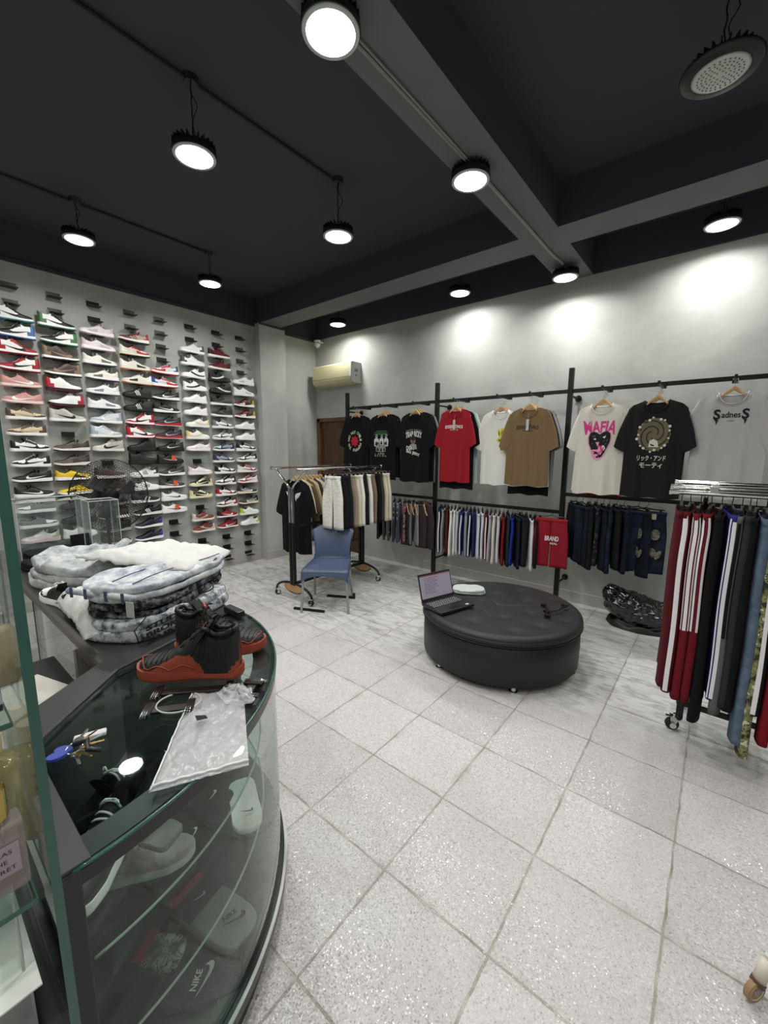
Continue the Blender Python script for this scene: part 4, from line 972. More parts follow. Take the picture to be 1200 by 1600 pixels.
def letters(s, t):
    b = MB(); F = lambda x, y: (x, s.pt(-.2+y, -PI/2, 1 if x >= 0 else -1)[1]-.012, -.2+y)
    put_text(b, 'BRAND', F, .13, .05, (.02, 0), 0, cuts=1, extra_bold=.03); put_text(b, 'REAL', F, .07, .02, (.04, -.05), 0, cuts=0, extra_bold=.02)
    b.build('leg_print', ink('e6dede'), t, fix=False)
legs('shorts', 'red', dict(sh, w0=.15, w1=.175, L=.50, seed=7), cloth('8f1f2c'), (-1.28, RY-.12, .965), .10, 'red shorts with white block lettering hanging in front of the third post', None, 'shorts', extra=letters)
clip_hanger((-1.28, RY-.12, .985), .1, 'black clip hanger holding the red lettered shorts', 'hanger of the red lettered shorts')
# first section: greys and stripes
PIN = stripe_mat('pinstripe', '2a2022', '4a3438', 38); PAT = camo_mat('patterned', ['55505a', '8a8088', '2a2a34', 'b0a8b0'], 40); BST = stripe_mat('blue_stripe', '2a3246', 'b8bcc4', 25)
fseq = [(cloth('3a3a3c'),'dark grey'),(PAT,'patterned grey'),(PAT,'mauve patterned'),(BST,'blue and white striped'),(BST,'second blue striped'),(camo_mat('redpat', ['8a2a34','c9a8a8','2a3050','5a2028'], 30),'red patterned'),(cloth('77797a'),'grey sweat'),(cloth('8d8f90'),'light grey sweat')]
for i, (m_, nm) in enumerate(fseq):
    x = -3.62+.085*i; tw = -1.0+random.uniform(-.06, .06)+.2*(i > 5)
    legs('shorts', 'f', dict(sh, L=.52, seed=i % 5), m_, (x, RY-.02, .955), tw, '%s shorts on the left lower rail behind the rolling rack' % nm, None, 'shorts')
    clip_hanger((x, RY-.02, .975), tw, 'black clip hanger holding the %s shorts' % nm, 'clip hanger of the '+nm+' shorts')
for i, x in enumerate((-2.99, -2.90)):
    legs('shorts', 'pin', dict(sh, w0=.16, w1=.2, L=.56, seed=9+i), PIN, (x+.03*i, RY-.09+.06*i, .965), .0-.35*i, ('front' if i == 0 else 'rear')+' dark brown pinstriped wide shorts left of the second post', None, 'shorts')
    clip_hanger((x+.03*i, RY-.09+.06*i, .985), -.35*i, 'black clip hanger of the %s pinstriped shorts' % ('front' if i == 0 else 'rear'), 'clip hangers of the pinstriped shorts')
for i, (x, yy) in enumerate(((-3.04, -.26), (-2.98, -.25), (-2.93, -.24), (-2.82, -.20))):
    wood_hanger((x, RY+yy+.08, .945), 0, 'empty wooden hanger on the left lower rail, %s from the second post' % ['fourth', 'third', 'second', 'first'][i], 'empty wooden hangers on the lower rail', rot=(0, 0, -.75))
# jeans section
DJ = denim_mat('denim_dark', '0c0f16', '1b2434', 9, (.35, .7)); DK = denim_mat('denim_black', '121214', '232326', 9, (.4, .7)); DW_ = denim_mat('denim_worn', '121722', '242f44', 8, (.4, .65)); DP = denim_mat('denim_splash', '15171d', '55585c', 30, (.5, .62))
jn = dict(w0=.155, w1=.175, L=.55, D=.022, crotch=.25, taper=.13, amp=.006)
def rips(s, t):
    b = MB(); F = lambda x, y, o=.002: (x, s.pt(y, -PI/2, 1 if x >= 0 else -1)[1]*1.0-.011-o, y)
    disc_fill(b, lambda x, y: F(x, y), (.085, -.2), .036, .05, 14, 2, 0); disc_fill(b, lambda x, y: F(x, y), (.075, -.36), .03, .045, 12, 2, 0, .5); disc_fill(b, lambda x, y: F(x, y), (.12, -.38), .02, .045, 12, 2, 0, -.4)
    b.box((.06, s.pt(-.04, -PI/2, 1)[1]-.012, -.04), (.04, .003, .05), None, 1); b.build('worn_patches', [denim_mat('denim_fade', '4a4a44', '8a8674', 60, (.4, .65)), ink('b9b8a8')], t, fix=False)
jl = [(-1.09, .02, -.9, DJ, 'dark blue denim shorts nearest the third post'), (-1.03, -.0, -.95, DJ, 'blue washed denim shorts second from the third post'),
 (-.96, 0, -1.2, DK, 'black denim shorts with pale leg trim'), (-.90, 0, -1.25, DP, 'paint splashed black denim shorts'), (-.84, 0, -1.2, DJ, 'dark indigo denim shorts in the tight middle cluster'), (-.79, 0, -1.3, DW_, 'faded blue denim shorts in the tight middle cluster'),
 (-.73, 0, -1.2, DK, 'plain black denim shorts in the tight middle cluster'), (-.67, 0, -1.15, DJ, 'navy denim shorts at the right of the middle cluster'), (-.56, .03, -.75, DJ, 'dark denim shorts just behind the ripped pair'), (-.49, -.03, .15, DW_, 'ripped dark denim shorts with faded thigh patches'),
 (-.13, .02, -1.0, DW_, 'blue distressed denim shorts behind the track trousers')]
for i, (x, dy, tw, m_, lab) in enumerate(jl):
    zz_ = 1.115+random.uniform(-.008, .008)
    legs('denim_shorts', 'jn', dict(jn, L=.56+.02*(i % 3), seed=i % 4), m_, (x, RY+dy-.02, zz_), tw, lab, None, 'jeans', extra=rips if 'ripped' in lab else None)
    clip_hanger((x, RY+dy-.02, zz_+.02), tw, 'black clip hanger holding the '+lab, 'clip hanger of the '+lab)
# ------------------------------------------------------------------ casters
def caster(parent, loc, rz, r=.032, name='caster'):
    t = MB(); t.lathe([(.0, -.011), (r*.45, -.011), (r*.5, -.008)], n=20, R=Matrix.Rotation(PI/2, 3, 'X')); t.lathe([(r*.62, -.012), (r*.95, -.011), (r, -.007), (r, .007), (r*.95, .011), (r*.62, .012)], n=28, R=Matrix.Rotation(PI/2, 3, 'X'))
    o = t.build(name, mat('caster_rubber', '18181a', .6), parent, smooth=False, loc=loc); o.rotation_euler = (0, 0, rz); smart(o, 35)
    f = MB()
    for sy in (-1, 1): f.prism([(-.006, -.008), (.010, -.008), (.03, r+.004), (.026, r+.014), (-.01, r+.014), (-.014, r)], .002, lambda x, y, z: (x, sy*.0155+z-.001, y))
    f.box((.008, 0, r+.014), (.044, .034, .004)); f.cyl((0, -.018, 0), (0, .018, 0), .006, n=10); f.lathe([(.0, .0), (r*.48, .0), (r*.48, .02), (0, .02)], (0, -.01, 0), 18, R=Matrix.Rotation(PI/2, 3, 'X')); f.cyl((.01, 0, r+.014), (.01, 0, r+.03), .01, n=12)
    f.box((-.025, 0, r+.01), (.022, .02, .003)); f.build('caster_fork', CHROME, o)
    return o

# ------------------------------------------------------------------ rolling rack (left)
RX, RY0, RY1, RZ = -3.5, 2.72, 3.82, 1.425
rr = thing('rolling_clothes_rack', 'chrome and black double-rail rolling rack with wooden foot panels behind the blue chair', 'clothes rack', (RX, (RY0+RY1)/2, 0))
my = (RY0+RY1)/2
for yy in (RY0, RY1):
    y = yy-my; up_ = MB(); lo = MB()
    for sx in (-.022, .022): lo.bbox((sx-.016, y-.018, .17), (sx+.016, y+.018, .86)); up_.bbox((sx-.012, y-.014, .86), (sx+.012, y+.014, 1.235))
    bev(lo.build('lower_post', BLACKM, rr), .003); bev(up_.build('upper_post', CHROME, rr), .003)
    a = MB()
    for sg in (-1, 1): a.tube([(sg*.02, y, 1.22), (sg*.06, y, 1.27), (sg*.22, y, 1.40), (sg*.24, y, 1.425)], .012, 8)
    a.build('rail_arm', CHROME, rr, smooth=True)
    arch = MB(); pts = [(-.30*math.cos(PI*i/16), y, .075+.115*math.sin(PI*i/16)) for i in range(17)]
    arch.tube(pts, .013, 8); arch.tube([(-.15*math.cos(PI*i/12), y, .14-.06*math.sin(PI*i/12)) for i in range(13)], .008, 6); arch.build('foot_arch', BLACKM, rr, smooth=True)
    el = MB(); top = [(.16*math.cos(PI*i/12), .15+.037*math.sin(PI*i/12)) for i in range(13)]; bo = [(-.15*math.cos(PI*i/12), .14-.055*math.sin(PI*i/12)) for i in range(1, 12)]
    el.prism(top+bo, .012, lambda x, yq, z: (x, y+z-.006, yq)); el.build('foot_panel', wood_mat('ply_wood', 'a97c50', 'c49a6c', 3, .4), rr)
    for sx in (-.285, .285): caster(rr, (sx, y, .032), .5 if sx > 0 else 1.2)
for sx, z, e in ((-.24, RZ, .06), (.24, RZ, .1)):
    b = MB(); b.cyl((sx, RY0-my-e, z+.01), (sx, RY1-my+e, z+.01), .013, n=14); b.build('hang_rail', CHROME, rr, smooth=False)
    b = MB(); b.cyl((sx, RY0-my-e-.01, z+.01), (sx, RY0-my-e+.006, z+.01), .02, n=14); b.cyl((sx, RY1-my+e-.006, z+.01), (sx, RY1-my+e+.01, z+.01), .02, n=14); b.build('rail_cap', CHROME, rr)
MB().bbox((-.012, RY0-my, .80), (.012, RY1-my, .83)).build('middle_bar', BLACKM, rr)
MB().bbox((-.016, RY0-my, .17), (.016, RY1-my, .195)).build('bottom_bar', BLACKM, rr)
tag(MB().box((-3.13, 2.62, .0115), (.34, .022, .022), Matrix.Rotation(.42, 3, 'Z')).build('metal_bar', BLACKM), 'short black metal bar lying on the floor between the front legs of the blue chair', 'bar')
t = thing('metal_bar', 'black metal bar with a short upright lying behind the blue chair legs', 'bar', (-3.12, 3.12, 0), .5)
MB().bbox((-.2, -.011, .0), (.12, .011, .022)).build('bar', BLACKM, t); MB().bbox((.10, -.012, 0), (.125, .012, .06)).build('upright', BLACKM, t)
# shirts on the left rail
lx = RX-.24
make_tee('101013', (lx+.05, 2.93, 1.305), .12, 'black t-shirt with pale grey wings, first on the rolling rack', seed=21, printer=pr_wings, D=.03, amp=.015, length=.84, hw=.22)
wood_hanger((lx+.05, 2.93, 1.325), .12, 'wooden hanger holding the black winged t-shirt')
for i, (c, nm) in enumerate((('d8cfae','cream'),('6b5644','brown'),('c6b793','sand'),('3e3a36','charcoal brown'),('d5cdb4','ivory'),('4a5a86','denim blue'),('39456e','indigo'),('1c1c20','black'),('2a2a2e','graphite'),('dcdcd8','white'),('55504a','taupe'),('18181a','jet black'),('b8b4aa','stone'))):
    y = 3.02+.055*i
    make_tee(c, (lx+random.uniform(-.01, .01), y, 1.305), .1+random.uniform(-.05, .05), '%s shirt on left rail of the rolling rack, %s behind the winged shirt' % (nm, ORD[i]), seed=3+i % 4, D=.012, amp=.004, length=.72)
    wood_hanger((lx, y, 1.325), .1, 'wooden hanger of the %s shirt, %s behind the winged shirt' % (nm, ORD[i]))
# shorts on the right rail
ss = dict(w0=.105, w1=.14, L=.58, D=.022, crotch=.28, taper=.13, amp=.007)
WR = mat('cloth_crinkle', 'd9d8d0', .9, bump=.6, bscale=45)
sq = [(WR,'crinkled white'),(cloth('161618'),'black'),(cloth('1c1c1e'),'faded black'),(cloth('8c8272'),'taupe striped'),(cloth('c9c2ae'),'beige'),(WR,'crinkled off-white'),(cloth('19191b'),'plain black'),(WR,'textured white'),(cloth('7a6a5c'),'brown'),(cloth('131315'),'deep black'),(cloth('3a3632'),'dark umber'),(cloth('cfc6ac'),'sand'),(cloth('d5cfbd'),'ecru')]
for i, (m_, nm) in enumerate(sq):
    y = 3.08+.07*i; a = .1 if i == 0 else .15+random.uniform(-.1, .15)
    legs('shorts', 'ss', dict(ss, seed=i % 5), m_, (RX+.24+.02, y, 1.355), a, '%s shorts on the right rail of the rolling rack, %s from the front' % (nm, ORD[i]), None, 'shorts')
    clip_hanger((RX+.24, y, 1.375), a, 'black clip hanger holding the %s shorts, %s from the front' % (nm, ORD[i]), 'clip hanger %s on the right rail' % ORD[i])

# ------------------------------------------------------------------ blue plastic chair
BLUEP = mat('chair_blue', '48556f', .38, spec=.5, var=.05, vscale=8, bump=.05, bscale=60)
ch = thing('plastic_chair', 'blue plastic chair with grey metal legs in front of the rolling rack', 'chair', (-3.11, 2.885, 0), math.atan2(.45, -.33)-PI/2-PI)
ch.rotation_euler = (0, 0, math.radians(36.5))
# local: faces -Y, seat width along X
def seat(u, v):
    x = (u-.5)*2; y = lerp(-.25, .21, v); wd = lerp(.235, .205, v)
    z = .45-.018*(1-x*x)*math.sin(PI*v)-.03*max(0, (.12-v)/.12)**2+.0
    return (x*wd, y, z)
b = MB(); b.grid(seat, 14, 14); o = b.build('seat', BLUEP, ch, smooth=True); so = o.modifiers.new('solid', 'SOLIDIFY'); so.thickness = .012; so.offset = -1
def apron(u, v):  # front skirt with arched lower edge and side skirts
    q = u*3
    if q < 1: x, y = -1, lerp(.21, -.25, q); wd = lerp(.205, .235, q); px = -wd; a = abs(q*2-1)
    elif q < 2: px = lerp(-.235, .235, q-1); y = -.25; a = abs((q-1)*2-1)
    else: wd = lerp(.235, .205, q-2); px = wd; y = lerp(-.25, .21, q-2); a = abs((q-2)*2-1)
    d = .05+.065*a**3; return (px*(1+.02*v), y-.012*v*(1 if 1 <= q < 2 else 0), .438-d*v)
b = MB(); b.grid(apron, 48, 5); o = b.build('seat_skirt', BLUEP, ch, smooth=True); so = o.modifiers.new('solid', 'SOLIDIFY'); so.thickness = .006
def back(u, v):
    x = (u-.5)*2; wd = interp([(0, .205), (.25, .19), (.55, .2), (.85, .232), (1, .22)], v); z = lerp(.43, .80, v)
    if v > .9: z -= .05*abs(x)**5*((v-.9)/.1)
    z += .018*(1-x*x)*v
    y = .19+.10*v+.03*(1-x*x)*(1 if v > .05 else v*20)-.02*math.sin(v*PI)
    return (x*wd, y, z)
b = MB(); b.grid(back, 16, 16); o = b.build('backrest', BLUEP, ch, smooth=True); so = o.modifiers.new('solid', 'SOLIDIFY'); so.thickness = .012
for x, y, x2, y2 in ((-.215, -.225, -.24, -.255), (.215, -.225, .24, -.255), (-.19, .17, -.215, .27), (.19, .17, .215, .27)):
    MB().cyl((x2, y2, .0), (x, y, .42), .0125, n=12).build('leg', mat('leg_grey', '9da1a4', .4, metal=.6), ch)
    
# ------------------------------------------------------------------ ottoman
LEA = mat('black_leather', '222224', .5, spec=.4, bump=.15, bscale=300, var=.12, vscale=5)
ot = thing('round_ottoman', 'large round black leather ottoman with buttoned lid and chrome feet', 'ottoman', (-1.28, 3.045, 0))
OR = .612
MB().lathe([(0, .045), (OR-.02, .045), (OR-.012, .05), (OR-.008, .2), (OR-.012, .325), (OR-.03, .333), (0, .333)], n=96).build('base', LEA, ot, smooth=True)
buttons = [(0, 0), (.25, 0), (-.25, 0), (.125, .22), (-.125, .22), (.125, -.22), (-.125, -.22), (.4, .2), (-.4, .2), (.4, -.2), (-.4, -.2), (0, .43), (0, -.43), (.27, .4), (-.27, .4), (.27, -.4), (-.27, -.4), (.5, 0), (-.5, 0)]
def lid(u, v):
    a = 2*PI*u
    if v < .8: r = (v/.8)*(OR-.045); z = .412
    else: t = (v-.8)/.2; r = OR-.045+.047*math.sin(t*PI/2)*1.0; z = .412-.035*(1-math.cos(t*PI/2)); 
    x, y = r*math.cos(a), r*math.sin(a)
    if v < .8:
        for bx, by in buttons:
            d = math.hypot(x-bx, y-by); z -= .009*math.exp(-(d/.035)**2)+.004*math.exp(-(d/.1)**2)
        z += .004*noise.noise((x*7, y*7, 0))-.006*math.exp(-((abs(noise.noise((x*3.1, y*2.7, 4)))/.03)**2))*.6
        if v > .6: z -= 0
    return (x, y, z)
b = MB(); b.grid(lid, 120, 46, wrapu=True); b.lathe([(OR+.002, .378), (OR+.001, .352), (OR-.01, .341), (0, .341)], n=120)
b.build('lid', LEA, ot, smooth=True, doubles=.0005)
p = MB()
p.tube([(( OR+.001)*math.cos(2*PI*i/96), (OR+.001)*math.sin(2*PI*i/96), .343) for i in range(96)], .004, 6, closed=True); p.build('piping', BLACKM, ot, smooth=True)
for bx, by in buttons: MB().lathe([(.0, .401), (.007, .4), (.01, .396)], (bx, by, 0), 12).build('button', LEA, ot, smooth=True)
for k in range(6):
    a = math.radians(245+60*k); MB().lathe([(.028, 0), (.03, .003), (.03, .010), (.018, .014), (.018, .046)], ((OR-.05)*math.cos(a), (OR-.05)*math.sin(a), 0), 18).build('foot', CHROME, ot, smooth=False)

# laptop on the ottoman
lt = thing('laptop', 'open black laptop showing a pale document at the left edge of the ottoman', 'laptop', (-1.575, 2.732, .417), math.radians(-16.8)+PI/2)
# local: hinge along x at y=+, front toward -y ; world hinge->front is +x
LB = mat('laptop_black', '1a1a1c', .35, spec=.5)
bev(MB().bbox((-.17, -.12, 0), (.17, .12, .022)).build('base', LB, lt), .004)
k = MB()
for r in range(5):
    for c in range(14): k.box((-.145+.0215*c+(.004 if r % 2 else 0), .075-.0195*r, .0235), (.018, .0155, .003))
k.build('keyboard', mat('keys_dark', '3a3c40', .5), lt)
kl = MB()
for r in range(5):
    for c in range(14): kl.box((-.145+.0215*c+(.004 if r % 2 else 0), .075-.0195*r, .0253), (.005, .007, .0005))
kl.build('key_legends', mat('legend', 'd0d0d4', .5), lt)
MB().box((.0, -.075, .0225), (.10, .06, .001)).build('touchpad', mat('pad', '101012', .3), lt)
MB().box((.12, -.09, .0226), (.03, .02, .0006)).build('stickers', mat('stk', 'b8bcc4', .4), lt)
scn = thing('screen', None, None); scn.parent = lt; scn.location = (0, .118, .018); scn.rotation_euler = (math.radians(-16), 0, 0)
for key_ in ('label', 'category'):
    if key_ in scn: del scn[key_]
bev(MB().bbox((-.17, -.004, 0), (.17, .005, .225)).build('screen_lid', LB, scn), .003)
MB().box((0, -.0048, .118), (.322, .0008, .182)).build('display', mat('display_lit', '8a8290', .3, emit=.22), scn)
b = MB(); R_ = random.Random(4)
for i in range(9):
    z = .185-.015*i
    x = -.12
    while x < (.0 if i < 6 else -.02):
        wd = R_.uniform(.008, .03); b.box((x+wd/2, -.0055, z), (wd, .0005, .0035)); x += wd+.006
b.build('text_lines', mat('doc_text', '4a4048', .5), scn)
MB().box((0, -.0055, .205), (.322, .0005, .006)).build('title_bar', mat('titlebar', '8a3440', .5), scn)

# folded pale cloth beside the laptop
def soft_pile(name, label, cat, loc, rz, w_, d, h, m_, seed, layers=1, amp=.006, group=None, fold=True, nx=26, ny=22, parent=None, extra=None, power=4):
    b = MB(); R_ = random.Random(seed); ox_, oy_ = R_.uniform(0, 50), R_.uniform(0, 50)
    for L in range(layers):
        z0 = h*L/layers; z1 = h*(L+1)/layers; sx = w_*(1-.03*L*R_.random()); sy = d*(1-.03*L*R_.random()); dx = R_.uniform(-.006, .006)
        def f(u, v):
            a = 2*PI*u; p = v  # v 0 bottom centre ..1 top centre
            ca, sa = math.cos(a), math.sin(a); sq = 1/((abs(ca)**power+abs(sa)**power)**(1/power))
            if p < .3: r = p/.3; z = z0
            elif p < .6: t = (p-.3)/.3; r = 1+.012*math.sin(t*PI); z = z0+(z1-z0)*(.5-.5*math.cos(t*PI)); r = 1-.07*abs(2*t-1)**3
            else: r = (1-p)/.4*.94; z = z1
            if p < .3: r *= .93
            x, y = ca*sq*sx/2*r, sa*sq*sy/2*r
            nz = noise.noise((x*9+ox_, y*9+oy_, L*3.3))+.9*noise.noise((x*4+y*6+ox_, y*3-x*2+oy_, L*1.3)); n2 = noise.noise((x*23+ox_, y*17+oy_, L*2.1))
            if p >= .45: z += amp*(nz*1.6+n2*.8)*(1 if p > .6 else .5)
            k = 1+.05*noise.noise((ca*2+ox_, sa*2+oy_, L*1.7+z*6))+.02*noise.noise((ca*7+ox_, sa*7+oy_, L*3.1+z*30))
            return (x*k+dx, y*k, max(0, z))
        b.grid(f, 56, 26, wrapu=True)
    o = b.build(name, m_, parent, smooth=True, doubles=.0004)
    if parent is None: o.location = loc; o.rotation_euler = (0, 0, rz); tag(o, label, cat, group)
    return o
soft_pile('folded_cloth', 'pale blue-grey folded cloth on the ottoman behind the laptop', 'cloth', (-1.62, 3.16, .413), .5, .28, .19, .035, cloth('b2bab8'), 5, 2, .012)
# two clip hangers tossed on the ottoman
for i, (x, y, a, lab) in enumerate(((-.93, 3.13, 2.0, 'black plastic clip hanger lying left on the round ottoman'), (-.87, 3.17, 1.25, 'black plastic clip hanger lying right on the round ottoman'))):
    o = dup(cg); o.location = (x, y, .427+.012*i); o.rotation_euler = (PI/2, 0, a); o['label'] = lab; o['group'] = 'clip hangers tossed on the ottoman'
# black bin bag on the floor
def bag(u, v):
    a = 2*PI*u; ph = v*PI; r = math.sin(ph)**.75; x = math.cos(a)*r*.27; y = math.sin(a)*r*.2; z = .15*(1-math.cos(ph))
    left = max(0, -x/.25); z *= (.95+.5*left**1.3) if True else 1
    x -= .06*left*(z/.2)
    n = noise.noise((x*9, y*9, z*9+3)); n2 = abs(noise.noise((x*24+5, y*24, z*20))); n3 = abs(noise.noise((x*50+5, y*50, z*40)))
    k = 1+.14*n-.16*n2-.06*n3
    return (x*k, y*k, max(0, z*(1+.12*n)-.035*n2-.012*n3))
b = MB(); b.grid(bag, 120, 70, wrapu=True); o = b.build('plastic_bag', mat('bin_bag', '08080a', .2, spec=.7, coat=.5), None, smooth=True, doubles=.0003, loc=(-.45, 4.40, 0), rot=(0, 0, .15)); tag(o, 'shiny black plastic bag heaped on the floor against the back wall', 'bag')
def hem(u, v):
    a = 2*PI*u; r = 1+.05*noise.noise((math.cos(a)*2, math.sin(a)*2, 1)); x = math.cos(a)*.29*r*(1-.2*v); y = (math.sin(a)*.20-.01)*r*(1-.2*v); return (x, y, .004+.045*math.sin(v*PI)*(1+.3*math.sin(a*7)))
b = MB(); b.grid(hem, 80, 8, wrapu=True); b.build('bag_skirt', mat('bin_bag2', '101012', .5), o, smooth=True)

# ------------------------------------------------------------------ right rolling rack with trousers
r3 = thing('rolling_clothes_rack', 'chrome topped rolling rack loaded with track trousers at the right edge', 'clothes rack', (.4, 2.83, 0))
for x in (-.05, 1.15):
    xx = x-.4; bev(MB().bbox((xx-.018, -.016, .085), (xx+.018, .016, .95)).build('lower_post', BLACKM, r3), .003); bev(MB().bbox((xx-.013, -.012, .95), (xx+.013, .012, 1.37)).build('upper_post', CHROME, r3), .003)
    b = MB()
    for sg in (-1, 1): b.tube([(xx, 0, 1.33), (xx, sg*.10, 1.39), (xx, sg*.14, 1.435+.02*(sg > 0))], .011, 8)
    b.build('rail_arm', CHROME, r3, smooth=True)
    f = MB(); f.tube([(xx, -.02, .09), (xx, .1, .10), (xx, .3, .085)], .014, 8); f.build('foot_bar', BLACKM, r3, smooth=True)
    caster(r3, (xx-.03, .0, .036), .3, .036); caster(r3, (xx, .3, .036), .9, .036)
for y, z in ((-.14, 1.43), (.14, 1.465), (-.10, 1.455)):
    MB().cyl((-.60, y, z), (.95, y, z), .012, n=14).build('hang_rail', CHROME, r3)
for y, z in ((-.14, 1.43), (.14, 1.465), (-.10, 1.455)): MB().cyl((-.608, y, z), (-.596, y, z), .015, n=14).build('rail_cap', CHROME, r3)
MB().box((-.42, 0, 1.45), (.035, .30, .03)).build('rail_clamp', CHROME, r3)
MB().bbox((-.45, -.012, .17), (.75, .012, .195)).build('bottom_bar', BLACKM, r3)
tp = dict(w0=.165, w1=.185, L=1.0, D=.026, crotch=.28, taper=.15, amp=.004)
CAMO = camo_mat('camo_fabric', ['2a2f20', '6a6a44', '8a8a62', '3a3f2a', 'c8c4a4'], 26); DG = denim_mat('denim_grey_blue', '4a5a6c', '66778a', 14, (.3, .7))
wh = cloth('e4e2e4')
def code(txt, z, col='d8d8da'):
    def f(s, t):
        b = MB(); F = lambda x, y: (-(.188)-.006+0*x, -y*0, 0)
        vs, fs, asp = text2d(txt, cuts=0, extra_bold=.02)
        b.add([(s.pt(z+x*.22, PI, -1)[0]*0-s.pt(z, 0, 1)[0]-.004, y*.022, z+x*.22) for x, y in vs], fs); b.build('leg_print', ink(col), t, fix=False)
    return f
items = [
 (-.155, 'dark maroon track trousers at the left end of the right rack', cloth('4e141c'), None, .98, None),
 (-.115, 'maroon track trousers with one white stripe, second from the left end', cloth('58141d'), ([0.0], wh, dict(wd=.5)), 1.0, None),
 (-.070, 'red track trousers with white side stripes ending at the knee', cloth('6e1822'), ([-.5, 0, .5], wh, dict(wd=.28, z1=-.62)), 1.02, None),
 (-.025, 'red track trousers with double white stripes beside the black pair', cloth('681620'), ([-.35, .35], wh, dict(wd=.4, z1=-.62)), 1.02, None),
 (.018, 'black track trousers with small vertical white lettering', cloth('131315'), None, 1.12, code('NAVIGARE', -.25)),
 (.058, 'royal blue track trousers with white side stripes', cloth('2a2f78'), ([-.5, 0, .5], wh, dict(wd=.3)), .97, None),
 (.098, 'grey track trousers with black side stripes', cloth('5c605f'), ([-.4, .1, .6], cloth('141416'), dict(wd=.28, z1=-.62)), 1.04, None),
 (.128, 'charcoal track trousers beside the grey striped pair', cloth('2d3033'), None, .99, None),
 (.152, 'black track trousers next to the grey-blue jeans', cloth('151517'), None, 1.0, None),
 (.190, 'grey-blue denim cargo jeans with brass stitching', DG, None, 1.16, None),
 (.230, 'green and cream camouflage trousers', CAMO, None, 1.22, None),
 (.258, 'black track trousers with broad white stripe beside the camouflage pair', cloth('1a1a1c'), ([0], wh, dict(wd=.5, z0=-.3)), .98, None),
 (.300, 'bright red trousers at the right edge', cloth('76161f'), None, 1.12, None),
 (.345, 'dark red trousers beyond the bright red pair', cloth('6e1822'), None, 1.1, None),
 (.39, 'black trousers at the far right of the rack', cloth('161618'), None, 1.05, None)]
for x, lab, m_, st, L, ex in items:
    dz = random.uniform(-.006, .006); tw = -PI/2+random.uniform(-.1, .1)*1.0
    legs('trousers', 'tp', dict(tp, L=L, seed=int(x*1000) % 5, D=.024), m_, (x, 2.77, 1.335+dz), tw, lab, None, 'trousers', stripes=st, extra=ex)
    clip_hanger((x, 2.77, 1.355+dz), tw, 'black clip hanger holding the '+' '.join(lab.split()[:11]), 'clip hanger of '+lab)
# small wheel at the lower right
wt = thing('stroller_wheel', 'small tan wheel on a cream tube at the bottom right corner', 'wheel', (.235, 1.50, 0), .9)
b = MB(); b.lathe([(.024, -.008), (.03, -.010), (.034, -.007), (.034, .007), (.03, .010), (.024, .008)], (0, 0, .034), 32, R=Matrix.Rotation(PI/2, 3, 'X')); smart(b.build('tyre', mat('tan_rubber', '9a7a58', .6), wt), 30)
b = MB(); b.lathe([(.0, -.006), (.022, -.006), (.025, -.009), (.027, -.006)], (0, 0, .034), 32, R=Matrix.Rotation(PI/2, 3, 'X')); b.lathe([(.027, .006), (.025, .009), (.022, .006), (0, .006)], (0, 0, .034), 32, R=Matrix.Rotation(PI/2, 3, 'X')); b.build('rim', mat('cream_plastic', 'd8d0ba', .4), wt)
b = MB()
for sy in (-1, 1): b.prism([((.018 if k % 2 == 0 else .009)*math.cos(PI*k/5), .034+(.018 if k % 2 == 0 else .009)*math.sin(PI*k/5)) for k in range(10)], .003, lambda x, y, z: (x, sy*.0075-.0015+z, y))
b.build('hub_star', mat('star_grey', '8c8a84', .4), wt)
b = MB(); b.cyl((.01, .0, .062), (.035, .0, .13), .017, .017, 20); b.tube([(.035, 0, .12), (.06, -.05, .15), (.25, -.35, .17)], .012, 10); b.build('tube', mat('cream_plastic2', 'cfcab9', .35), wt, smooth=True)
MB().cyl((.006, 0, .055), (.012, 0, .066), .019, n=20).build('tube_end', mat('brown_trim', '5a3f2c', .5), wt)
# ------------------------------------------------------------------ quarter-round glass counter
CX, CYY, CR, CH = -1.68, .135, .85, .9
CB = mat('counter_black', '1c1c1d', .3, spec=.5, var=.1, vscale=12); CBT = mat('counter_top_charcoal', '343435', .3, spec=.5, var=.06, vscale=20)
ct = thing('glass_counter', 'quarter-round black framed glass display counter at the lower left', 'counter', (CX, CYY, 0))
def arc(r, z, a0=0, a1=90, n=40): return [(r*math.cos(math.radians(a0+(a1-a0)*i/n)), r*math.sin(math.radians(a0+(a1-a0)*i/n)), z) for i in range(n+1)]
def arc_wall(r0, r1, z0, z1, n=48, a1=90):
    b = MB(); A = [arc(r0, z0, n=n, a1=a1), arc(r1, z0, n=n, a1=a1), arc(r1, z1, n=n, a1=a1), arc(r0, z1, n=n, a1=a1)]
    for i in range(n):
        for k in range(4):
            q = (k+1) % 4; o = len(b.v); b.v += [A[k][i], A[q][i], A[q][i+1], A[k][i+1]]; b.f.append((o, o+1, o+2, o+3)); b.m.append(0)
    for i in (0, n): o = len(b.v); b.v += [A[k][i] for k in range(4)]; b.f.append((o, o+1, o+2, o+3)); b.m.append(0)
    return b
inner = [(.43, .0), (.16, .295), (-.02, .85)]
outer2 = [(.255, .0), (.05, .285), (.0, .285)]
arc_wall(.0, CR-.01, 0, .10).build('plinth', CB, ct)
smart(arc_wall(CR-.05, CR+.02, .10, .135).build('base_rim', CB, ct), 40)
smart(arc_wall(CR+.012, CR+.022, .135, .139).build('rim_trim', STEEL, ct), 40)
arc_wall(0, CR-.05, .105, .118).build('base_floor', CB, ct)
smart(arc_wall(CR-.006, CR, .139, CH-.04, 60).build('curved_glass', GLASS, ct), 40)
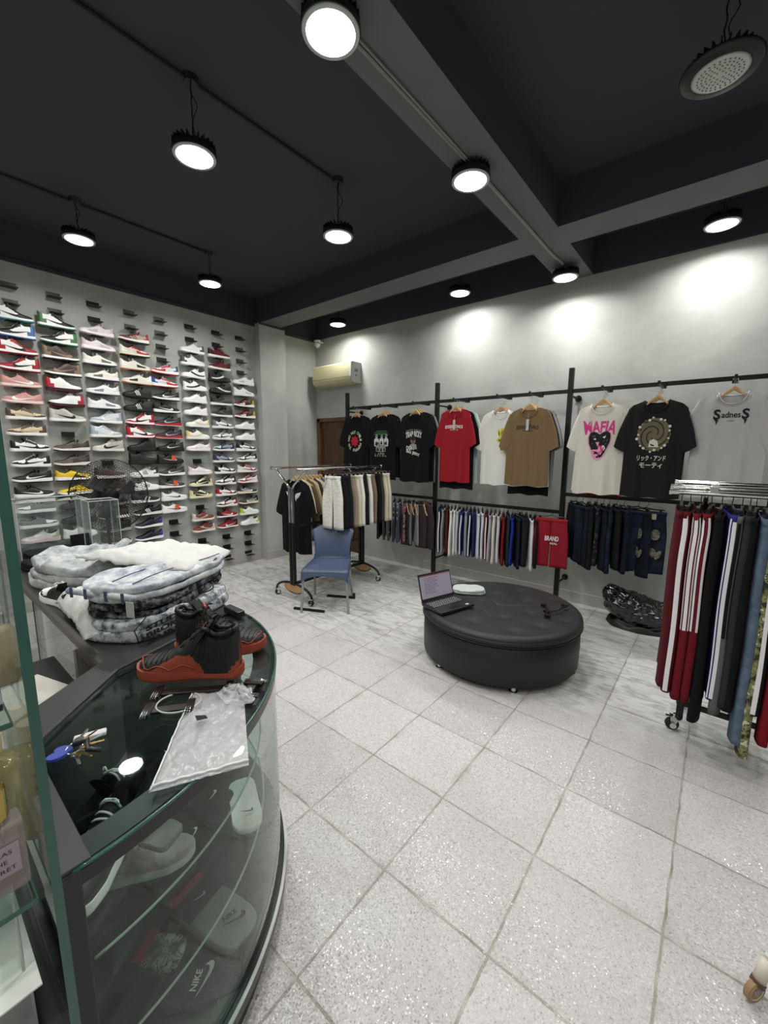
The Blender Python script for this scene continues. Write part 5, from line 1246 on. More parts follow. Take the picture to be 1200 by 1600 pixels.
smart(arc_wall(CR-.012, CR+.004, CH-.04, CH-.010, 60).build('top_trim', CB, ct), 40)
smart(arc_wall(CR-.075, CR-.012, CH-.03, CH-.0085, 60).build('top_border', CBT, ct), 40)
# glass top sheet: arc minus the staff-side notch
def sheet(poly, z0, z1): b = MB(); b.prism(poly, z1-z0, lambda x, y, z: (x, y, z0+z)); return b
poly = [(x, y) for x, y, z in arc(CR+.002, 0, n=60)]+inner[::-1]
o = sheet(poly, CH-.008, CH).build('top_glass', [glass_mat('top_glass_mat', (.88, .94, .92), 1.3)], ct)
b = MB(); b.tube([(x, y, CH-.004) for x, y, z in arc(CR+.003, 0, n=60)], .0042, 6); b.build('glass_edge', GEDGE, ct, smooth=True)
# staff-side board
poly2 = inner+[(-.02, .285), (.05, .285), (.255, .0)]
bev(sheet(poly2, CH-.025, CH+.001).build('top_board', CBT, ct), .002)
b = MB()
for i in range(2): 
    a = Vector((*inner[i], 0)); c = Vector((*inner[i+1], 0)); d = (c-a); L = d.length; ang = math.atan2(d.y, d.x); b.box(((a.x+c.x)/2, (a.y+c.y)/2, (CH-.025+.118)/2), (L, .014, CH-.145), Matrix.Rotation(ang, 3, 'Z'))
    
b.build('back_board', CB, ct)
b = MB()
for i in range(2):
    a = Vector((*inner[i], CH+.004)); c = Vector((*inner[i+1], CH+.004)); b.tube([a, c], .005, 4)
b.build('inner_bead', CB, ct)
MB().bbox((.43, -.016, 0), (CR-.03, -.004, CH-.03)).build('side_panel', CBT, ct)
bev(MB().bbox((CR-.04, -.03, 0), (CR+.006, .012, CH-.004)).build('corner_post', CB, ct), .002)
bev(MB().bbox((.40, -.055, CH-.02), (CR+.002, .03, CH+.003)).build('side_border', CBT, ct), .002)
bev(MB().bbox((-.035, CR-.055, CH), (.085, CR-.02, CH+.028), ).build('top_block', CB, ct), .003)
for z in (.62, .36):
    pl = [(x, y) for x, y, _ in arc(.79, 0, 2, 88)]+[(.02, .80), (.18, .31), (.45, .03)]
    sheet(pl, z-.006, z).build('glass_shelf', GSHELF, ct)
    b = MB(); b.tube([(x, y, z-.003) for x, y, _ in arc(.791, 0, 2, 88)], .0034, 6); b.build('shelf_edge', mat('shelf_edge_m', '8fa39c', .3), ct, smooth=True)
SO = ORD
def swoosh_flat(parent, c, s, ang, hexc, z, word=None):
    b = MB(); ca, sa = math.cos(ang), math.sin(ang)
    def F(x, y, o=0): return (c[0]+(x*ca-y*sa)*s, c[1]+(x*sa+y*ca)*s, z+o)
    strip(b, lambda u, v: F(.5-u, v*.42-.2), SWL, SWU)
    if word: put_text(b, word, lambda x, y: F(x, y), .55, .2, (-.05, .22), 0, cuts=0, extra_bold=.03)
    return b.build('logo', ink(hexc), parent, fix=False)
# goods inside
sp = S['e']; blk = (('low', '141416', '18181b', '141416', '121214', 'e8e8e4', 'dadad6', 'swoosh', '1c1c1f', 'e8e8e4'))
sneaker(blk, (-1.24, .33, .622), math.radians(118), 'black leather sneaker with white sole edge and laces under the counter glass, toe away', None, scale=1.15)
sneaker(blk, (-1.10, .255, .622), math.radians(-50), 'black leather sneaker with white sole edge under the counter glass, toe to the curved front', None, scale=1.1)
sneaker(('low', 'd8c4c4', 'caa8ac', 'd8c4c4', 'caa8ac', 'e4dcda', 'e4dcda', 'swoosh', 'c89aa4', 'e0b4bc'), (-1.26, .37, .362), math.radians(62), 'pale pink sneaker with pink laces inside the lower glass counter', None)
gs = soft_pile('sock_pack', 'grey sport socks with red and black card header inside the glass counter', 'socks', (-1.135, .535, .120), math.radians(14), .28, .14, .024, cloth('8d8d8c'), 31, 1, .004)
MB().box((-.085, 0, .0335), (.08, .138, .003)).build('card_header', mat('card_black', '1a1a1c', .4), gs); MB().box((-.14, 0, .030), (.035, .12, .003)).build('card_tab', mat('card_red', 'b02634', .4), gs)
swoosh_flat(gs, (-.085, 0), .045, 1.4, 'b9bcbe', .0365); swoosh_flat(gs, (.07, .0), .08, 1.2, '2a2a2c', .038, 'NIKE')
ws = soft_pile('sock', 'white sport sock lying on the lower glass shelf near the curved glass', 'socks', (-1.22, .70, .363), math.radians(-25), .24, .10, .018, cloth('d8d7d2'), 33, 1, .003); swoosh_flat(ws, (.05, 0), .05, 1.5, '2a2a2c', .027)
for i, (x, y, a) in enumerate(((-1.34, .62, .8), (-1.24, .50, 1.0))):
    bs = soft_pile('sock', 'black sport sock with white mark on the lower glass shelf, %s one' % ['farther', 'nearer'][i], 'socks', (x, y, .363), a, .19, .075, .02, cloth('1b1b1d'), 35+i, 1, .003); swoosh_flat(bs, (.02, 0), .05, 1.5, 'd0d0d0', .028)
bs = soft_pile('sock', 'charcoal sock with pale lettering and mark at the bottom of the glass counter', 'socks', (-1.0, .42, .120), .95, .22, .10, .02, cloth('3a3a3c'), 38, 1, .003); swoosh_flat(bs, (0, 0), .09, 1.3, 'b9b9b9', .029, 'NIKE')
pk = soft_pile('sock_pack', 'small clear packet with red header and mixed contents inside the glass counter', 'packet', (-1.17, .375, .120), .6, .13, .09, .02, camo_mat('packet_mix', ['6a6458', '8a8a6a', 'b8b4a4', '4a3a38', 'd0c8b8'], 30), 39, 1, .004)
MB().box((-.05, 0, .030), (.03, .09, .003)).build('card_header', mat('card_red', 'b02634', .4), pk)
pk = soft_pile('sock_pack', 'upright looking packet with red and white header on the upper glass shelf', 'packet', (-1.06, .36, .624), .4, .10, .08, .02, cloth('7a7a78'), 41, 1, .004); MB().box((-.03, 0, .030), (.03, .08, .003)).build('card_header', mat('card_red', 'b02634', .4), pk)
bw = soft_pile('beanie', 'grey-black folded cap on the lower glass shelf behind the sock pack', 'cap', (-1.42, .45, .363), .5, .22, .18, .06, cloth('242426'), 43, 1, .01)

# ------------------------------------------------------------------ straight counter to the left
c2 = thing('glass_counter', 'long straight black topped display counter with glass sliding doors beyond the curved one', 'counter', (-2.85, .71, 0))
bev(MB().bbox((-1.15, -.28, CH-.035), (1.165, .272, CH)).build('top_board', CBT, c2), .003)
MB().bbox((-1.12, .255, .1), (1.14, .263, CH-.035)).build('front_glass', GLASS, c2)
MB().bbox((-1.14, -.25, 0), (1.14, .26, .1)).build('plinth', CB, c2)
b = MB()
for x in (-1.13, 0, 1.12): b.bbox((x-.02, -.265, .1), (x+.02, -.235, CH-.035)); b.bbox((x-.02, .235, .1), (x+.02, .255, CH-.035))
bev(b.build('upright', CB, c2), .002)
MB().bbox((-1.14, -.274, CH-.075), (1.14, -.262, CH-.036)).build('door_track', wood_mat('brown_edge', '3a3230', '5a524e', 3), c2)
MB().bbox((-1.12, -.235, .47), (1.12, .235, .478)).build('glass_shelf', GSHELF, c2)
for x0, x1, y in ((-1.1, .35, -.262), (.25, 1.12, -.272)): 
    d = MB().bbox((x0, y-.003, .11), (x1, y+.002, CH-.078)).build('sliding_glass_door', GLASS, c2)
    h = MB(); hx = x1-.12 if x0 > 0 else x0+.12; h.tube([(hx, y-.006, .68), (hx, y-.02, .685), (hx, y-.02, .76), (hx, y-.006, .765)], .006, 8); h.build('door_handle', mat('clear_handle', 'cfd2d2', .15, spec=.8), d, smooth=True)
for i, (x, y, z, w_, d_, h_, a, lab) in enumerate(((-2.02, .62, .101, .5, .3, .33, .1, 'brown cardboard box on the bottom of the straight counter near the corner'), (-2.06, .62, .479, .5, .28, .33, -.08, 'brown cardboard box on the inner glass shelf of the straight counter'), (-2.8, .68, .479, .4, .3, .2, .1, 'dull brown carton at the far end of the inner glass shelf'))):
    t = thing('cardboard_box', lab, 'box', (x, y, z), a); bev(MB().bbox((-w_/2, -d_/2, 0), (w_/2, d_/2, h_)).build('box_body', mat('cardboard', '7a5f48', .7, var=.12, vscale=8), t), .003)
    MB().bbox((-w_/2, -.025, h_), (w_/2, .025, h_+.001)).build('packing_tape', mat('tape', '9a8468', .3), t)
tag(MB().tube([(-1.66, .0, .0), (-1.60, .06, .74)], .018, 12).build('metal_tube', STEEL), 'short steel tube standing behind the counter corner', 'tube')
tag(MB().box((-1.93, .24, .72), (.28, .24, .004), Matrix.Rotation(.3, 3, 'Z')).build('paper_sheet', mat('paper', 'c4c2b8', .7)), 'pale paper sheet on the staff side behind the counter', 'paper')
tag(bev(MB().bbox((-2.25, .05, 0), (-1.72, .40, .717)).build('staff_cabinet', CB), .003), 'low dark cabinet on the staff side behind the counter corner', 'cabinet')

# things on the counters
ACID = denim_mat('acid_denim', '39424f', 'c9ccd0', 28, (.38, .58)); ACD = denim_mat('acid_dark', '15171b', '8a8d92', 30, (.45, .66)); LW = denim_mat('light_wash', '5d6c84', 'c8caca', 16, (.3, .6)); MARB = denim_mat('marbled_grey', '7a8084', 'bfc2c2', 14, (.35, .6), 6)
JA = math.radians(117)
def drape(name, label, cat, P4, zf, m_, seed, amp=.012, drop=.05, edge=.12, parent=None, nu=46, nv=36, th=.005):
    A, B, C, D = [Vector((p[0], p[1], 0)) for p in P4]; cen = (A+B+C+D)/4
    def f(u, v):
        uu = u+.03*noise.noise((v*4, seed, 0)); vv = v+.05*noise.noise((u*4, seed, 5))
        p = (A*(1-uu)+B*uu)*(1-vv)+(D*(1-uu)+C*uu)*vv; e = min(u, 1-u, v, 1-v)/edge; e = min(1, e)
        n = noise.noise((p.x*7+seed, p.y*7, 1)); n2 = noise.noise((p.x*4+p.y*18+seed, p.y*5-p.x*12, 2)); n3 = noise.noise((p.x*30, p.y*30+seed, 3))
        z = zf(p.x, p.y)+amp*(1+1.2*n+1.3*abs(n2)+.4*n3)-drop*(1-e)**2
        return (p.x-cen.x, p.y-cen.y, z)
    b = MB(); b.grid(f, nu, nv); o = b.build(name, m_, None, smooth=True, fix=False); o.location = (cen.x, cen.y, 0); sm = o.modifiers.new('solid', 'SOLIDIFY'); sm.thickness = th; sm.offset = 1; return tag(o, label, cat)
def jeans_pile(lab, loc, w_, d, h, m_, seed, rz, layers=2, amp=.015): return soft_pile('folded_jeans', lab, 'jeans', loc, rz, w_, d, h, m_, seed, layers, amp, power=3)
def seams(o, pts, hexc='20242c', r=.0022):
    b = MB(); b.tube(pts, r, 5); b.build('seam', cloth(hexc), o, smooth=True)
j1 = jeans_pile('folded acid-washed printed jeans at the bottom of the stack behind the black shoes', (-1.90, .74, CH+.001), .60, .40, .085, ACID, 51, JA-.1)
def jt(x, y): return (y, x)
b = MB()
for k, (tx, yy) in enumerate((('SAINTS', .055), ('BROKEN', .03), ('STUDIO', .005))):
    put_text(b, tx, lambda x, y: (-.16+x, -.203-.002*k*0, .045+y), .22, .022, (0, -.026+.027*k), 0, cuts=0, extra_bold=.05)
b.build('fabric_print', ink('1a1c22'), j1, fix=False)
seams(j1, [(-.29, -.19, .02), (-.29, -.17, .07), (-.2, -.14, .094)], '15171b')
j2 = jeans_pile('folded dark acid-washed jeans in the middle of the stack with black drawcord', (-1.93, .76, CH+.087), .62, .37, .065, ACD, 52, JA+.08)
seams(j2, [(.02+.05*math.cos(a), -.20+.012*math.sin(a*2), .03+.02*math.sin(a)) for a in [i*.5 for i in range(13)]], '101114', .003)
j3 = jeans_pile('folded light-wash jeans with visible waistband and seams on top of the stack', (-1.93, .76, CH+.153), .64, .36, .062, LW, 53, JA-.05)
for yy in (-.1, .0): seams(j3, [(-.25+.1*i, yy+.02*math.sin(i), .068) for i in range(6)], '3a4a66')
b = MB(); b.tube([(-.305, yy*.01, .034+.0*yy) for yy in range(-16, 17)], .014, 8); o = b.build('waistband', LW, j3, smooth=True)
b = MB()
for yy in (-.12, -.04, .06, .13): b.box((-.318, yy, .034), (.004, .012, .04))
b.build('belt_loop', cloth('4a5468'), j3)
b = MB(); b.box((-.33, -.165, -.0), (.002, .035, .06)); b.tube([(-.32, -.165, .05), (-.33, -.165, .03)], .001, 4); b.build('swing_tag', mat('swing_tag', 'b9b9b6', .5), j3)
drape('folded_shirt', 'white shirt spread loosely over the top of the jeans stack', 'shirt', [(-2.42, .56), (-1.78, .80), (-1.98, 1.13), (-2.40, .98)], lambda x, y: CH+.222, cloth('c6c6c3'), 3, .014, .035)
drape('trousers', 'white crumpled trouser leg lying beside the jeans stack over the canvas shoe', 'trousers', [(-2.36, .45), (-1.80, .42), (-1.84, .60), (-2.34, .66)], lambda x, y: CH+.075+.02*math.sin((x+2.4)*5), cloth('c9c9c5'), 8, .02, .075, .3)
for i, (lab, z, h, s, m_) in enumerate((('marbled white garment at the bottom of the plastic-wrapped pile', CH+.001, .05, 56, denim_mat('marbled_white', '8f9190', 'cfcfcb', 14, (.35, .6), 6)), ('marbled pale grey garment in the middle of the plastic-wrapped pile', CH+.052, .045, 57, denim_mat('marbled_pale', '868a8c', 'c4c6c6', 16, (.35, .6), 6)), ('marbled blue-grey garment on top of the plastic-wrapped pile', CH+.098, .055, 58, MARB))):
    o = soft_pile('folded_garment', lab, 'clothes', (-2.72+.02*i, .68, z), .35-.05*i, .72-.03*i, .42, h, m_, s, 1, .024, power=2.2)
    if i == 2:
        b = MB(); b.tube([(.15, -.1, .065), (.2, -.05, .072), (.24, -.09, .066), (.3, -.02, .06)], .005, 5); b.build('black_strap', BLACKP, o, smooth=True)
        b = MB(); b.grid(lambda u, v: (-.05+.16*u, .08+.1*v, .055+.07*math.sin(u*2.2)*v), 6, 6); b.build('raised_flap', m_, o, smooth=True)
sneaker(('canvas', '141416', '141416', 'ececea', '141416', 'ececea', 'ececea', None, 'ececea', 'ececea'), (-2.40, .475, CH+.001), math.radians(186), 'black canvas low-top with white rubber toe on the straight counter', None)
def emblem(parent, loc, R, s, hexc='e06a34'):
    b = MB(); P_ = [(0,.5),(.08,.42),(.05,.3),(.22,.42),(.3,.5),(.34,.44),(.2,.26),(.1,.12),(.25,-.02),(.42,-.22),(.36,-.28),(.18,-.12),(.02,-.06),(-.14,-.2),(-.4,-.3),(-.42,-.22),(-.2,-.08),(-.1,.1),(-.3,.14),(-.36,.2),(-.1,.26),(-.06,.34),(-.07,.44)]
    b.prism([(x*s, y*s) for x, y in P_], .0012, lambda x, y, z: tuple(R @ Vector((x, -z, y))+Vector(loc))); return b.build('orange_emblem', mat('emblem_'+hexc, hexc, .5), parent)
def aj_rule(s, q, mi, h):
    if mi == 4: return 4
    lim = interp([(0, .30), (.05, .2), (.1, .06), (.33, .05), (.38, .25), (.47, .58), (.6, .8), (.72, .74), (.84, .45), (1, .55)], s)
    lim = math.asin(min(1, lim**(1/E_)))/(PI/2)
    if q < lim: return 1
    return 0
PROF['bb'] = dict(L=.30, z0=.018, w=[(0,.028),(.06,.036),(.2,.037),(.4,.037),(.6,.045),(.75,.05),(.88,.045),(.96,.034),(1,.022)],
  h=[(0,.142),(.05,.152),(.12,.138),(.22,.137),(.31,.152),(.36,.156),(.44,.13),(.56,.098),(.68,.077),(.80,.064),(.9,.055),(.96,.044),(1,.03)], sole=[(0,.026),(.12,.018),(.35,.016),(.5,.026),(.75,.03),(1,.026)], op=(.05,.32))
SB = mat('aj_black', '1b1b1d', .48, spec=.4, bump=.15, bscale=250); SO_ = mat('aj_orange', '93402a', .55, var=.05)
AJ = {}
def aj12(loc, rz, label, scale=1.1, rot=None):
    t = thing('high_top_sneaker', label, 'shoe', loc, rz, None, rot); t.scale = (scale,)*3
    if not AJ:
        o = soft_shade(make_upper('bb', 110, 56, aj_rule).build('upper', [])); AJ['u'] = o.data; bpy.data.objects.remove(o)
        o = soft_shade(make_sole('bb', 60).build('sole', [])); AJ['s'] = o.data; bpy.data.objects.remove(o)
        P, L, plan, height, bend, spring, side = shoe_fns('bb')
        b = MB()   # stitched radiating ribs on both sides and toe creases
        for sg in (1, -1):
            for k in range(7):
                s0 = .12+.055*k; pts = []
                for i in range(9):
                    v = i/8; ss_ = s0+(.10-.035*k)*v*.9; z = lerp(.04+.02*k*.3, height(ss_)*.93, v); pts.append(side(ss_, z, .0005, sg))
                b.tube(pts, .0016, 5)
            pts = [side(lerp(.03, .45, i/10), P['z0']+(height(lerp(.03, .45, i/10))-P['z0'])*.95, .001, sg) for i in range(11)]; b.tube(pts, .0018, 5)
            for w_ in range(1):
                pts = [side(lerp(.42, .97, i/14), .034+.016*abs(math.sin(i*.55+w_*.9))+.012*w_, .001, sg) for i in range(15)]; b.tube(pts, .0018, 5, mi=1)
        for k in range(5):
            s = .68+.05*k; pts = []
            for i in range(13):
                ph = PI*i/12; h = height(s); pts.append(((s+.012*math.sin(ph)-.5)*L, bend(s)+plan(s)*1.0*math.copysign(abs(math.cos(ph))**E_, math.cos(ph)), P['z0']+(h-P['z0'])*math.sin(ph)**E_+spring(s)+.0005))
            b.tube(pts[3:-3], .0018, 5)
        o = b.build('ribs', None, smooth=True); AJ['r'] = o.data; bpy.data.objects.remove(o)
        o = make_laces('bb').build('laces', None, smooth=True); AJ['l'] = o.data; bpy.data.objects.remove(o)
        o = make_tongue('bb').build('tongue', None, smooth=True); AJ['t'] = o.data; bpy.data.objects.remove(o)
        b = MB()
        for q in range(2):
            pts = []
            for i in range(25):
                s = .05+(o1_-.0-.05)*i/24 if False else .05+.29*i/24; pts.append(((s-.5)*L, bend(s)+(1 if q else -1)*plan(s)*.66, height(s)+.001))
            b.tube(pts, .0065, 8)
        b.tube([((.045-.5)*L, -plan(.05)*.6, height(.04)), ((.02-.5)*L, 0, height(.03)+.004), ((.045-.5)*L, plan(.05)*.6, height(.04))], .0075, 8)
        o = b.build('collar', None, smooth=True); AJ['c'] = o.data; bpy.data.objects.remove(o)
    u = mesh_child('upper', AJ['u'], [SB, SO_, SB, SB, mat('lining_d', '2a2a2c', .9)], t); mesh_child('sole', AJ['s'], [SO_, SO_], t)
    mesh_child('stitched_ribs', AJ['r'], [SB, SO_], u); mesh_child('laces', AJ['l'], [mat('lace_black', '1a1a1b', .9)], t); mesh_child('collar_padding', AJ['c'], [SB], t)
    tg = MB(); P, L, plan, height, bend, spring, side = shoe_fns('bb'); x = (.36-.5)*L
    tg.grid(lambda u, v: (x+.018-v*.05-.01*(2*u-1)**2, (u-.5)*.064*(1-.25*v*v), .115+v*.068), 10, 8); tg.grid(lambda u, v: (x+.006-v*.05-.01*(2*u-1)**2, (.5-u)*.064*(1-.25*v*v), .117+v*.066), 10, 8)
    tt = tg.build('tongue', SB, t, smooth=True)
    emblem(tt, (x-.005, 0, .158), Matrix.Rotation(-.62, 3, 'Y') @ Matrix.Rotation(PI/2, 3, 'Z'), .026)
    mid = MB(); mid.box((-.147, 0, .075), (.006, .022, .06)); mid.build('heel_tab', SO_, t)
    return t
aj12((-1.265, .565, CH+.022), math.radians(222), 'black leather high-top basketball shoe with rust orange sole, nearer one on the counter', 1.06)
aj12((-1.385, .735, CH+.004), math.radians(42), 'black and rust orange high-top shoe with orange tongue emblem, farther one', 1.06)
# clip hangers under the shoes
WIREW = mat('pale_wire', 'b8b8b4', .35)
def flat_hanger(a, c, z, lab, grp=None, loop=1):
    a = Vector((*a, 0)); c = Vector((*c, 0)); m = (a+c)/2; L = (c-a).length; ang = math.atan2(c.y-a.y, c.x-a.x)
    t = thing('clip_hanger', lab, 'hanger', (m.x, m.y, z), ang, grp)
    bev(MB().bbox((-L/2, -.014, 0), (L/2, .014, .009)).build('hanger_bar', BLACKP, t), .002)
    for sx in (-L/2+.01, L/2-.03):
        q = MB().bbox((sx-.012, -.03, -.0), (sx+.012, .03, .013)).build('clip', BLACKP, t); bev(q, .002)
        w_ = MB()
        for k in (-.006, 0, .006): w_.tube([(sx+k, -.034, .004), (sx+k, -.045, .016), (sx+k, -.02, .018), (sx+k, .03, .016)], .0011, 5)
        w_.build('spring_wire', CHROME, q, smooth=True)
    if loop:
        w_ = MB(); w_.tube([(-L*.15+.055*math.cos(i*PI/12)*1.1, -.055*loop+.05*math.sin(i*PI/12), .004) for i in range(24)], .0025, 6, closed=True); w_.build('cord_loop', WIREW, t, smooth=True)
    return t
flat_hanger((-1.263, .450), (-1.10, .632), CH+.006, 'flat black clip hanger with pale cord loop directly in front of the nearer high-top shoe')
flat_hanger((-1.20, .395), (-1.105, .515), CH+.002, 'flat black clip hanger partly under the clear plastic bag', None, 0)
flat_hanger((-1.035, .605), (-1.10, .70), CH+.004, 'short flat black clip hanger beside the heel of the nearer high-top shoe', None, 0)
# polythene bag
def poly_mat():
    m, nt, N, L = nodes_mat('polythene'); b = N['Principled BSDF']; b.inputs['Base Color'].default_value = (.8, .8, .82, 1); b.inputs['Roughness'].default_value = .25; b.inputs['Specular IOR Level'].default_value = .8
    t = N.new('ShaderNodeBsdfTransparent'); mx = N.new('ShaderNodeMixShader'); mx.inputs[0].default_value = .32; L.new(t.outputs[0], mx.inputs[1]); L.new(b.outputs[0], mx.inputs[2]); L.new(mx.outputs[0], N['Material Output'].inputs[0]); return m
PM = poly_mat(); A_, B_, C_, D_ = Vector((-.895, .29, 0)), Vector((-.80, .475, 0)), Vector((-1.07, .63, 0)), Vector((-1.19, .53, 0))
pb = thing('polythene_bag', 'clear crinkled plastic bag with small black printed mark draped over the counter edge', 'bag', (-1.0, .46, CH))
for L_ in range(2):
    def pf(u, v):
        p = (A_*(1-u)+B_*u)*(1-v)+(D_*(1-u)+C_*u)*v-Vector((-1.0, .46, 0)); n = noise.noise((p.x*22+L_*5, p.y*22, 1)); n2 = noise.noise((p.x*60+L_*5, p.y*60, 3)); n3 = abs(noise.noise((p.x*30+p.y*14, p.y*10, 7+L_)))
        e = min(u, 1-u, v, 1-v)*6; e = min(1, e); return (p.x, p.y, .004+.010*L_*e+.008*max(0, n)*e+.003*n2+.008*n3)
    b = MB(); b.grid(pf, 60, 70); b.build('bag_sheet', PM, pb, smooth=True, fix=False)
b = MB(); q = (A_*.3+B_*.15+C_*.2+D_*.35)-Vector((-1.0, .46, 0)); b.prism([(q.x-.02, q.y-.005), (q.x+.0, q.y+.014), (q.x+.016, q.y+.012), (q.x+.004, q.y-.012)], .001, lambda x, y, z: (x, y, .03+z)); b.build('printed_mark', ink('1a1a1c'), pb)
b = MB(); b.tube([Vector(pf(i/30, .03))+Vector((0, 0, .004)) for i in range(31)], .003, 6); b.tube([Vector(pf(.0+.01, i/30))+Vector((0, 0, .004)) for i in range(31)], .0022, 6); b.build('hem_seam', mat('poly_hem', 'd8d8da', .3), pb, smooth=True)
b = MB()
def crumple(u, v):
    a = 2*PI*u; ph = PI*v; n = noise.noise((math.cos(a)*2.2, math.sin(a)*2.2, v*5)); r = math.sin(ph)*(1+.35*n); n4 = noise.noise((a*3, v*9, 2)); return (-.06+math.cos(a)*r*.06, .14+math.sin(a)*r*.04, max(.006, .016*(1-math.cos(ph))*(1+.5*n+.6*n4)))
b.grid(crumple, 40, 20, wrapu=True); b.build('crumpled_corner', PM, pb, smooth=True)
# keys
kk = thing('key_bunch', 'bunch of keys with blue fobs and a white tag on the counter glass', 'keys', (-1.17, .225, CH+.002), .5)
MB().tube([(.018*math.cos(a), .018*math.sin(a), .012+.004*math.sin(a)) for a in [i*PI/8 for i in range(16)]], .0016, 6, closed=True).build('key_ring', CHROME, kk, smooth=True)
R_ = random.Random(9)
for i in range(7):
    a = -.6+.42*i; M_ = Matrix.Rotation(a, 3, 'Z'); k = MB(); z = .004+.0022*i
    bow = [(.022+.011*math.cos(q*PI/6), .011*math.sin(q*PI/6)) for q in range(12)]; k.prism(bow, .002, lambda x, y, zz: tuple(M_ @ Vector((x, y, z+zz))))
    k.prism([(.032, -.0035), (.060, -.0035), (.063, 0), (.060, .0035), (.055, .001), (.051, .0035), (.047, .001), (.043, .0035), (.032, .0035)], .002, lambda x, y, zz: tuple(M_ @ Vector((x, y, z+zz)))); k.build('key', [CHROME, mat('brass', '9a8050', .3, metal=1)][i % 2], kk)
for i, (x, y, a) in enumerate(((-.03, -.005, .2), (-.022, -.03, .8))):
    M_ = Matrix.Rotation(a, 3, 'Z'); k = MB(); k.prism([(.018*math.cos(q*PI/8)*(1.3 if math.cos(q*PI/8) > 0 else 1), .014*math.sin(q*PI/8)) for q in range(16)], .007, lambda X, Y, Z: tuple(M_ @ Vector((X, Y, Z+.004*i))+Vector((x, y, 0)))); k.build('blue_fob', mat('fob_blue', '2c3c98', .4), kk)
k = MB(); k.box((.0, .045, .012), (.07, .022, .01), Matrix.Rotation(.7, 3, 'Z')); bev(k.build('white_tag', mat('tag_white', 'c8c8c8', .3), kk), .003)
b = MB(); b.tube([(0, 0, .02), (.03, .01, .03), (.05, -.01, .022), (.08, .0, .018)], .006, 8); b.build('leather_strap', BLACKP, kk, smooth=True)

# ------------------------------------------------------------------ tall vitrine with perfume
vt = thing('glass_vitrine', 'tall glass vitrine with green-edged panes at the left edge', 'display case', (-.92, -.15, 0))
def pane(n, a, c): o = MB().bbox(a, c).build(n, GLASS, vt); return o
pane('glass_pane', (-.235, .238, .70), (.235, .248, 1.95)); pane('glass_pane', (-.235, -.248, .70), (.235, -.238, 1.95)); pane('glass_pane', (-.235, -.238, .70), (-.227, .238, 1.95))
b = MB(); b.bbox((.2352, .237, .70), (.2362, .249, 1.95)); b.build('pane_edge', GEDGE, vt)
b = MB(); b.bbox((.2352, -.249, .70), (.2362, -.237, 1.95)); b.build('pane_edge', GEDGE, vt)
for z in (.958, 1.258, 1.56):
    o = MB().bbox((-.2, -.22, z-.008), (.165, .228, z)).build('glass_shelf', GSHELF, vt)
    b = MB(); b.bbox((.165, -.22, z-.008), (.1665, .229, z)); b.bbox((-.2, .228, z-.008), (.165, .2292, z)); b.build('shelf_edge', GEDGE, o)
bev(MB().bbox((-.235, -.248, 0), (.235, .248, .69)).build('base_cabinet', CBT, vt), .003)
MB().bbox((-.235, -.248, 1.95), (.235, .248, 1.97)).build('top_cap', CB, vt)
for x in (-.1, .12): MB().cyl((x, .205, .70), (x, .205, 1.95), .002, n=8).build('shelf_wire', STEEL, vt)
tag(MB().bbox((-1.14, -.38, .8), (-.757, .07, .803)).build('paper_sheet', mat('paper_white', 'd8d9d4', .7)), 'white paper sheet lying under the perfume shelf in the vitrine', 'paper')
tag(bev(MB().bbox((-1.13, -.37, .69), (-.77, .06, .80)).build('storage_box', mat('grey_box', '8a8c8c', .4)), .004), 'low grey box under the white paper in the vitrine', 'box')
def glassy(key, c, a=.6, ro=.06):
    m, nt, N, L = nodes_mat(key); b = N['Principled BSDF']; b.inputs['Base Color'].default_value = lin(c); b.inputs['Roughness'].default_value = ro; b.inputs['Specular IOR Level'].default_value = .7
    t = N.new('ShaderNodeBsdfTransparent'); t.inputs[0].default_value = lin('e8e4e0'); mx = N.new('ShaderNodeMixShader'); mx.inputs[0].default_value = a; L.new(t.outputs[0], mx.inputs[1]); L.new(b.outputs[0], mx.inputs[2]); L.new(mx.outputs[0], N['Material Output'].inputs[0]); return m
GOLD = mat('gold_cap', 'b79a5c', .22, metal=1); COP = mat('copper_cap', 'b8744a', .35, metal=.6)
p = thing('perfume_bottle', 'clear pinkish perfume bottle with gold cap and mauve label in the vitrine', 'perfume', (-.812, .045, .959))
bev(MB().bbox((-.022, -.034, 0), (.022, .034, .115)).build('bottle', glassy('glass_pinkish', 'b8a8a8', .35), p), .006, 3)
MB().bbox((-.016, -.028, .012), (.016, .028, .085)).build('liquid', glassy('liquid_pink', 'b09aa0', .5), p)
MB().cyl((0, 0, .115), (0, 0, .125), .014, n=20).build('neck', STEEL, p); MB().lathe([(.02, .124), (.021, .126), (.021, .172), (.019, .175), (0, .175)], n=28).build('cap', GOLD, p, smooth=False)
l = MB(); l.box((.0228, 0, .06), (.001, .05, .05)); lo = l.build('label', mat('label_mauve', '9f8f9c', .5), p)
b = MB()
for k, tx in enumerate(('VERAS', 'THE', 'SECRET')): put_text(b, tx, lambda x, y: (.0236, x, y), .008*len(tx)*.8, .007, (0, .074-.014*k), 0, cuts=0)
b.build('lettering', ink('3a3038'), lo, fix=False)
p = thing('perfume_bottle', 'tall olive yellow perfume bottle with handwritten marks behind the pinkish one', 'perfume', (-.905, .062, .959))
MB().lathe([(0, 0), (.03, 0), (.034, .006), (.034, .15), (.03, .165), (.012, .172), (.012, .18)], n=32).build('bottle', mat('olive_glass', '8a8258', .12, spec=.7, var=.25, vscale=25), p, smooth=True)
MB().cyl((0, 0, .18), (0, 0, .21), .016, n=20).build('cap', mat('cap_cream', 'b8a888', .4), p)
b = MB()
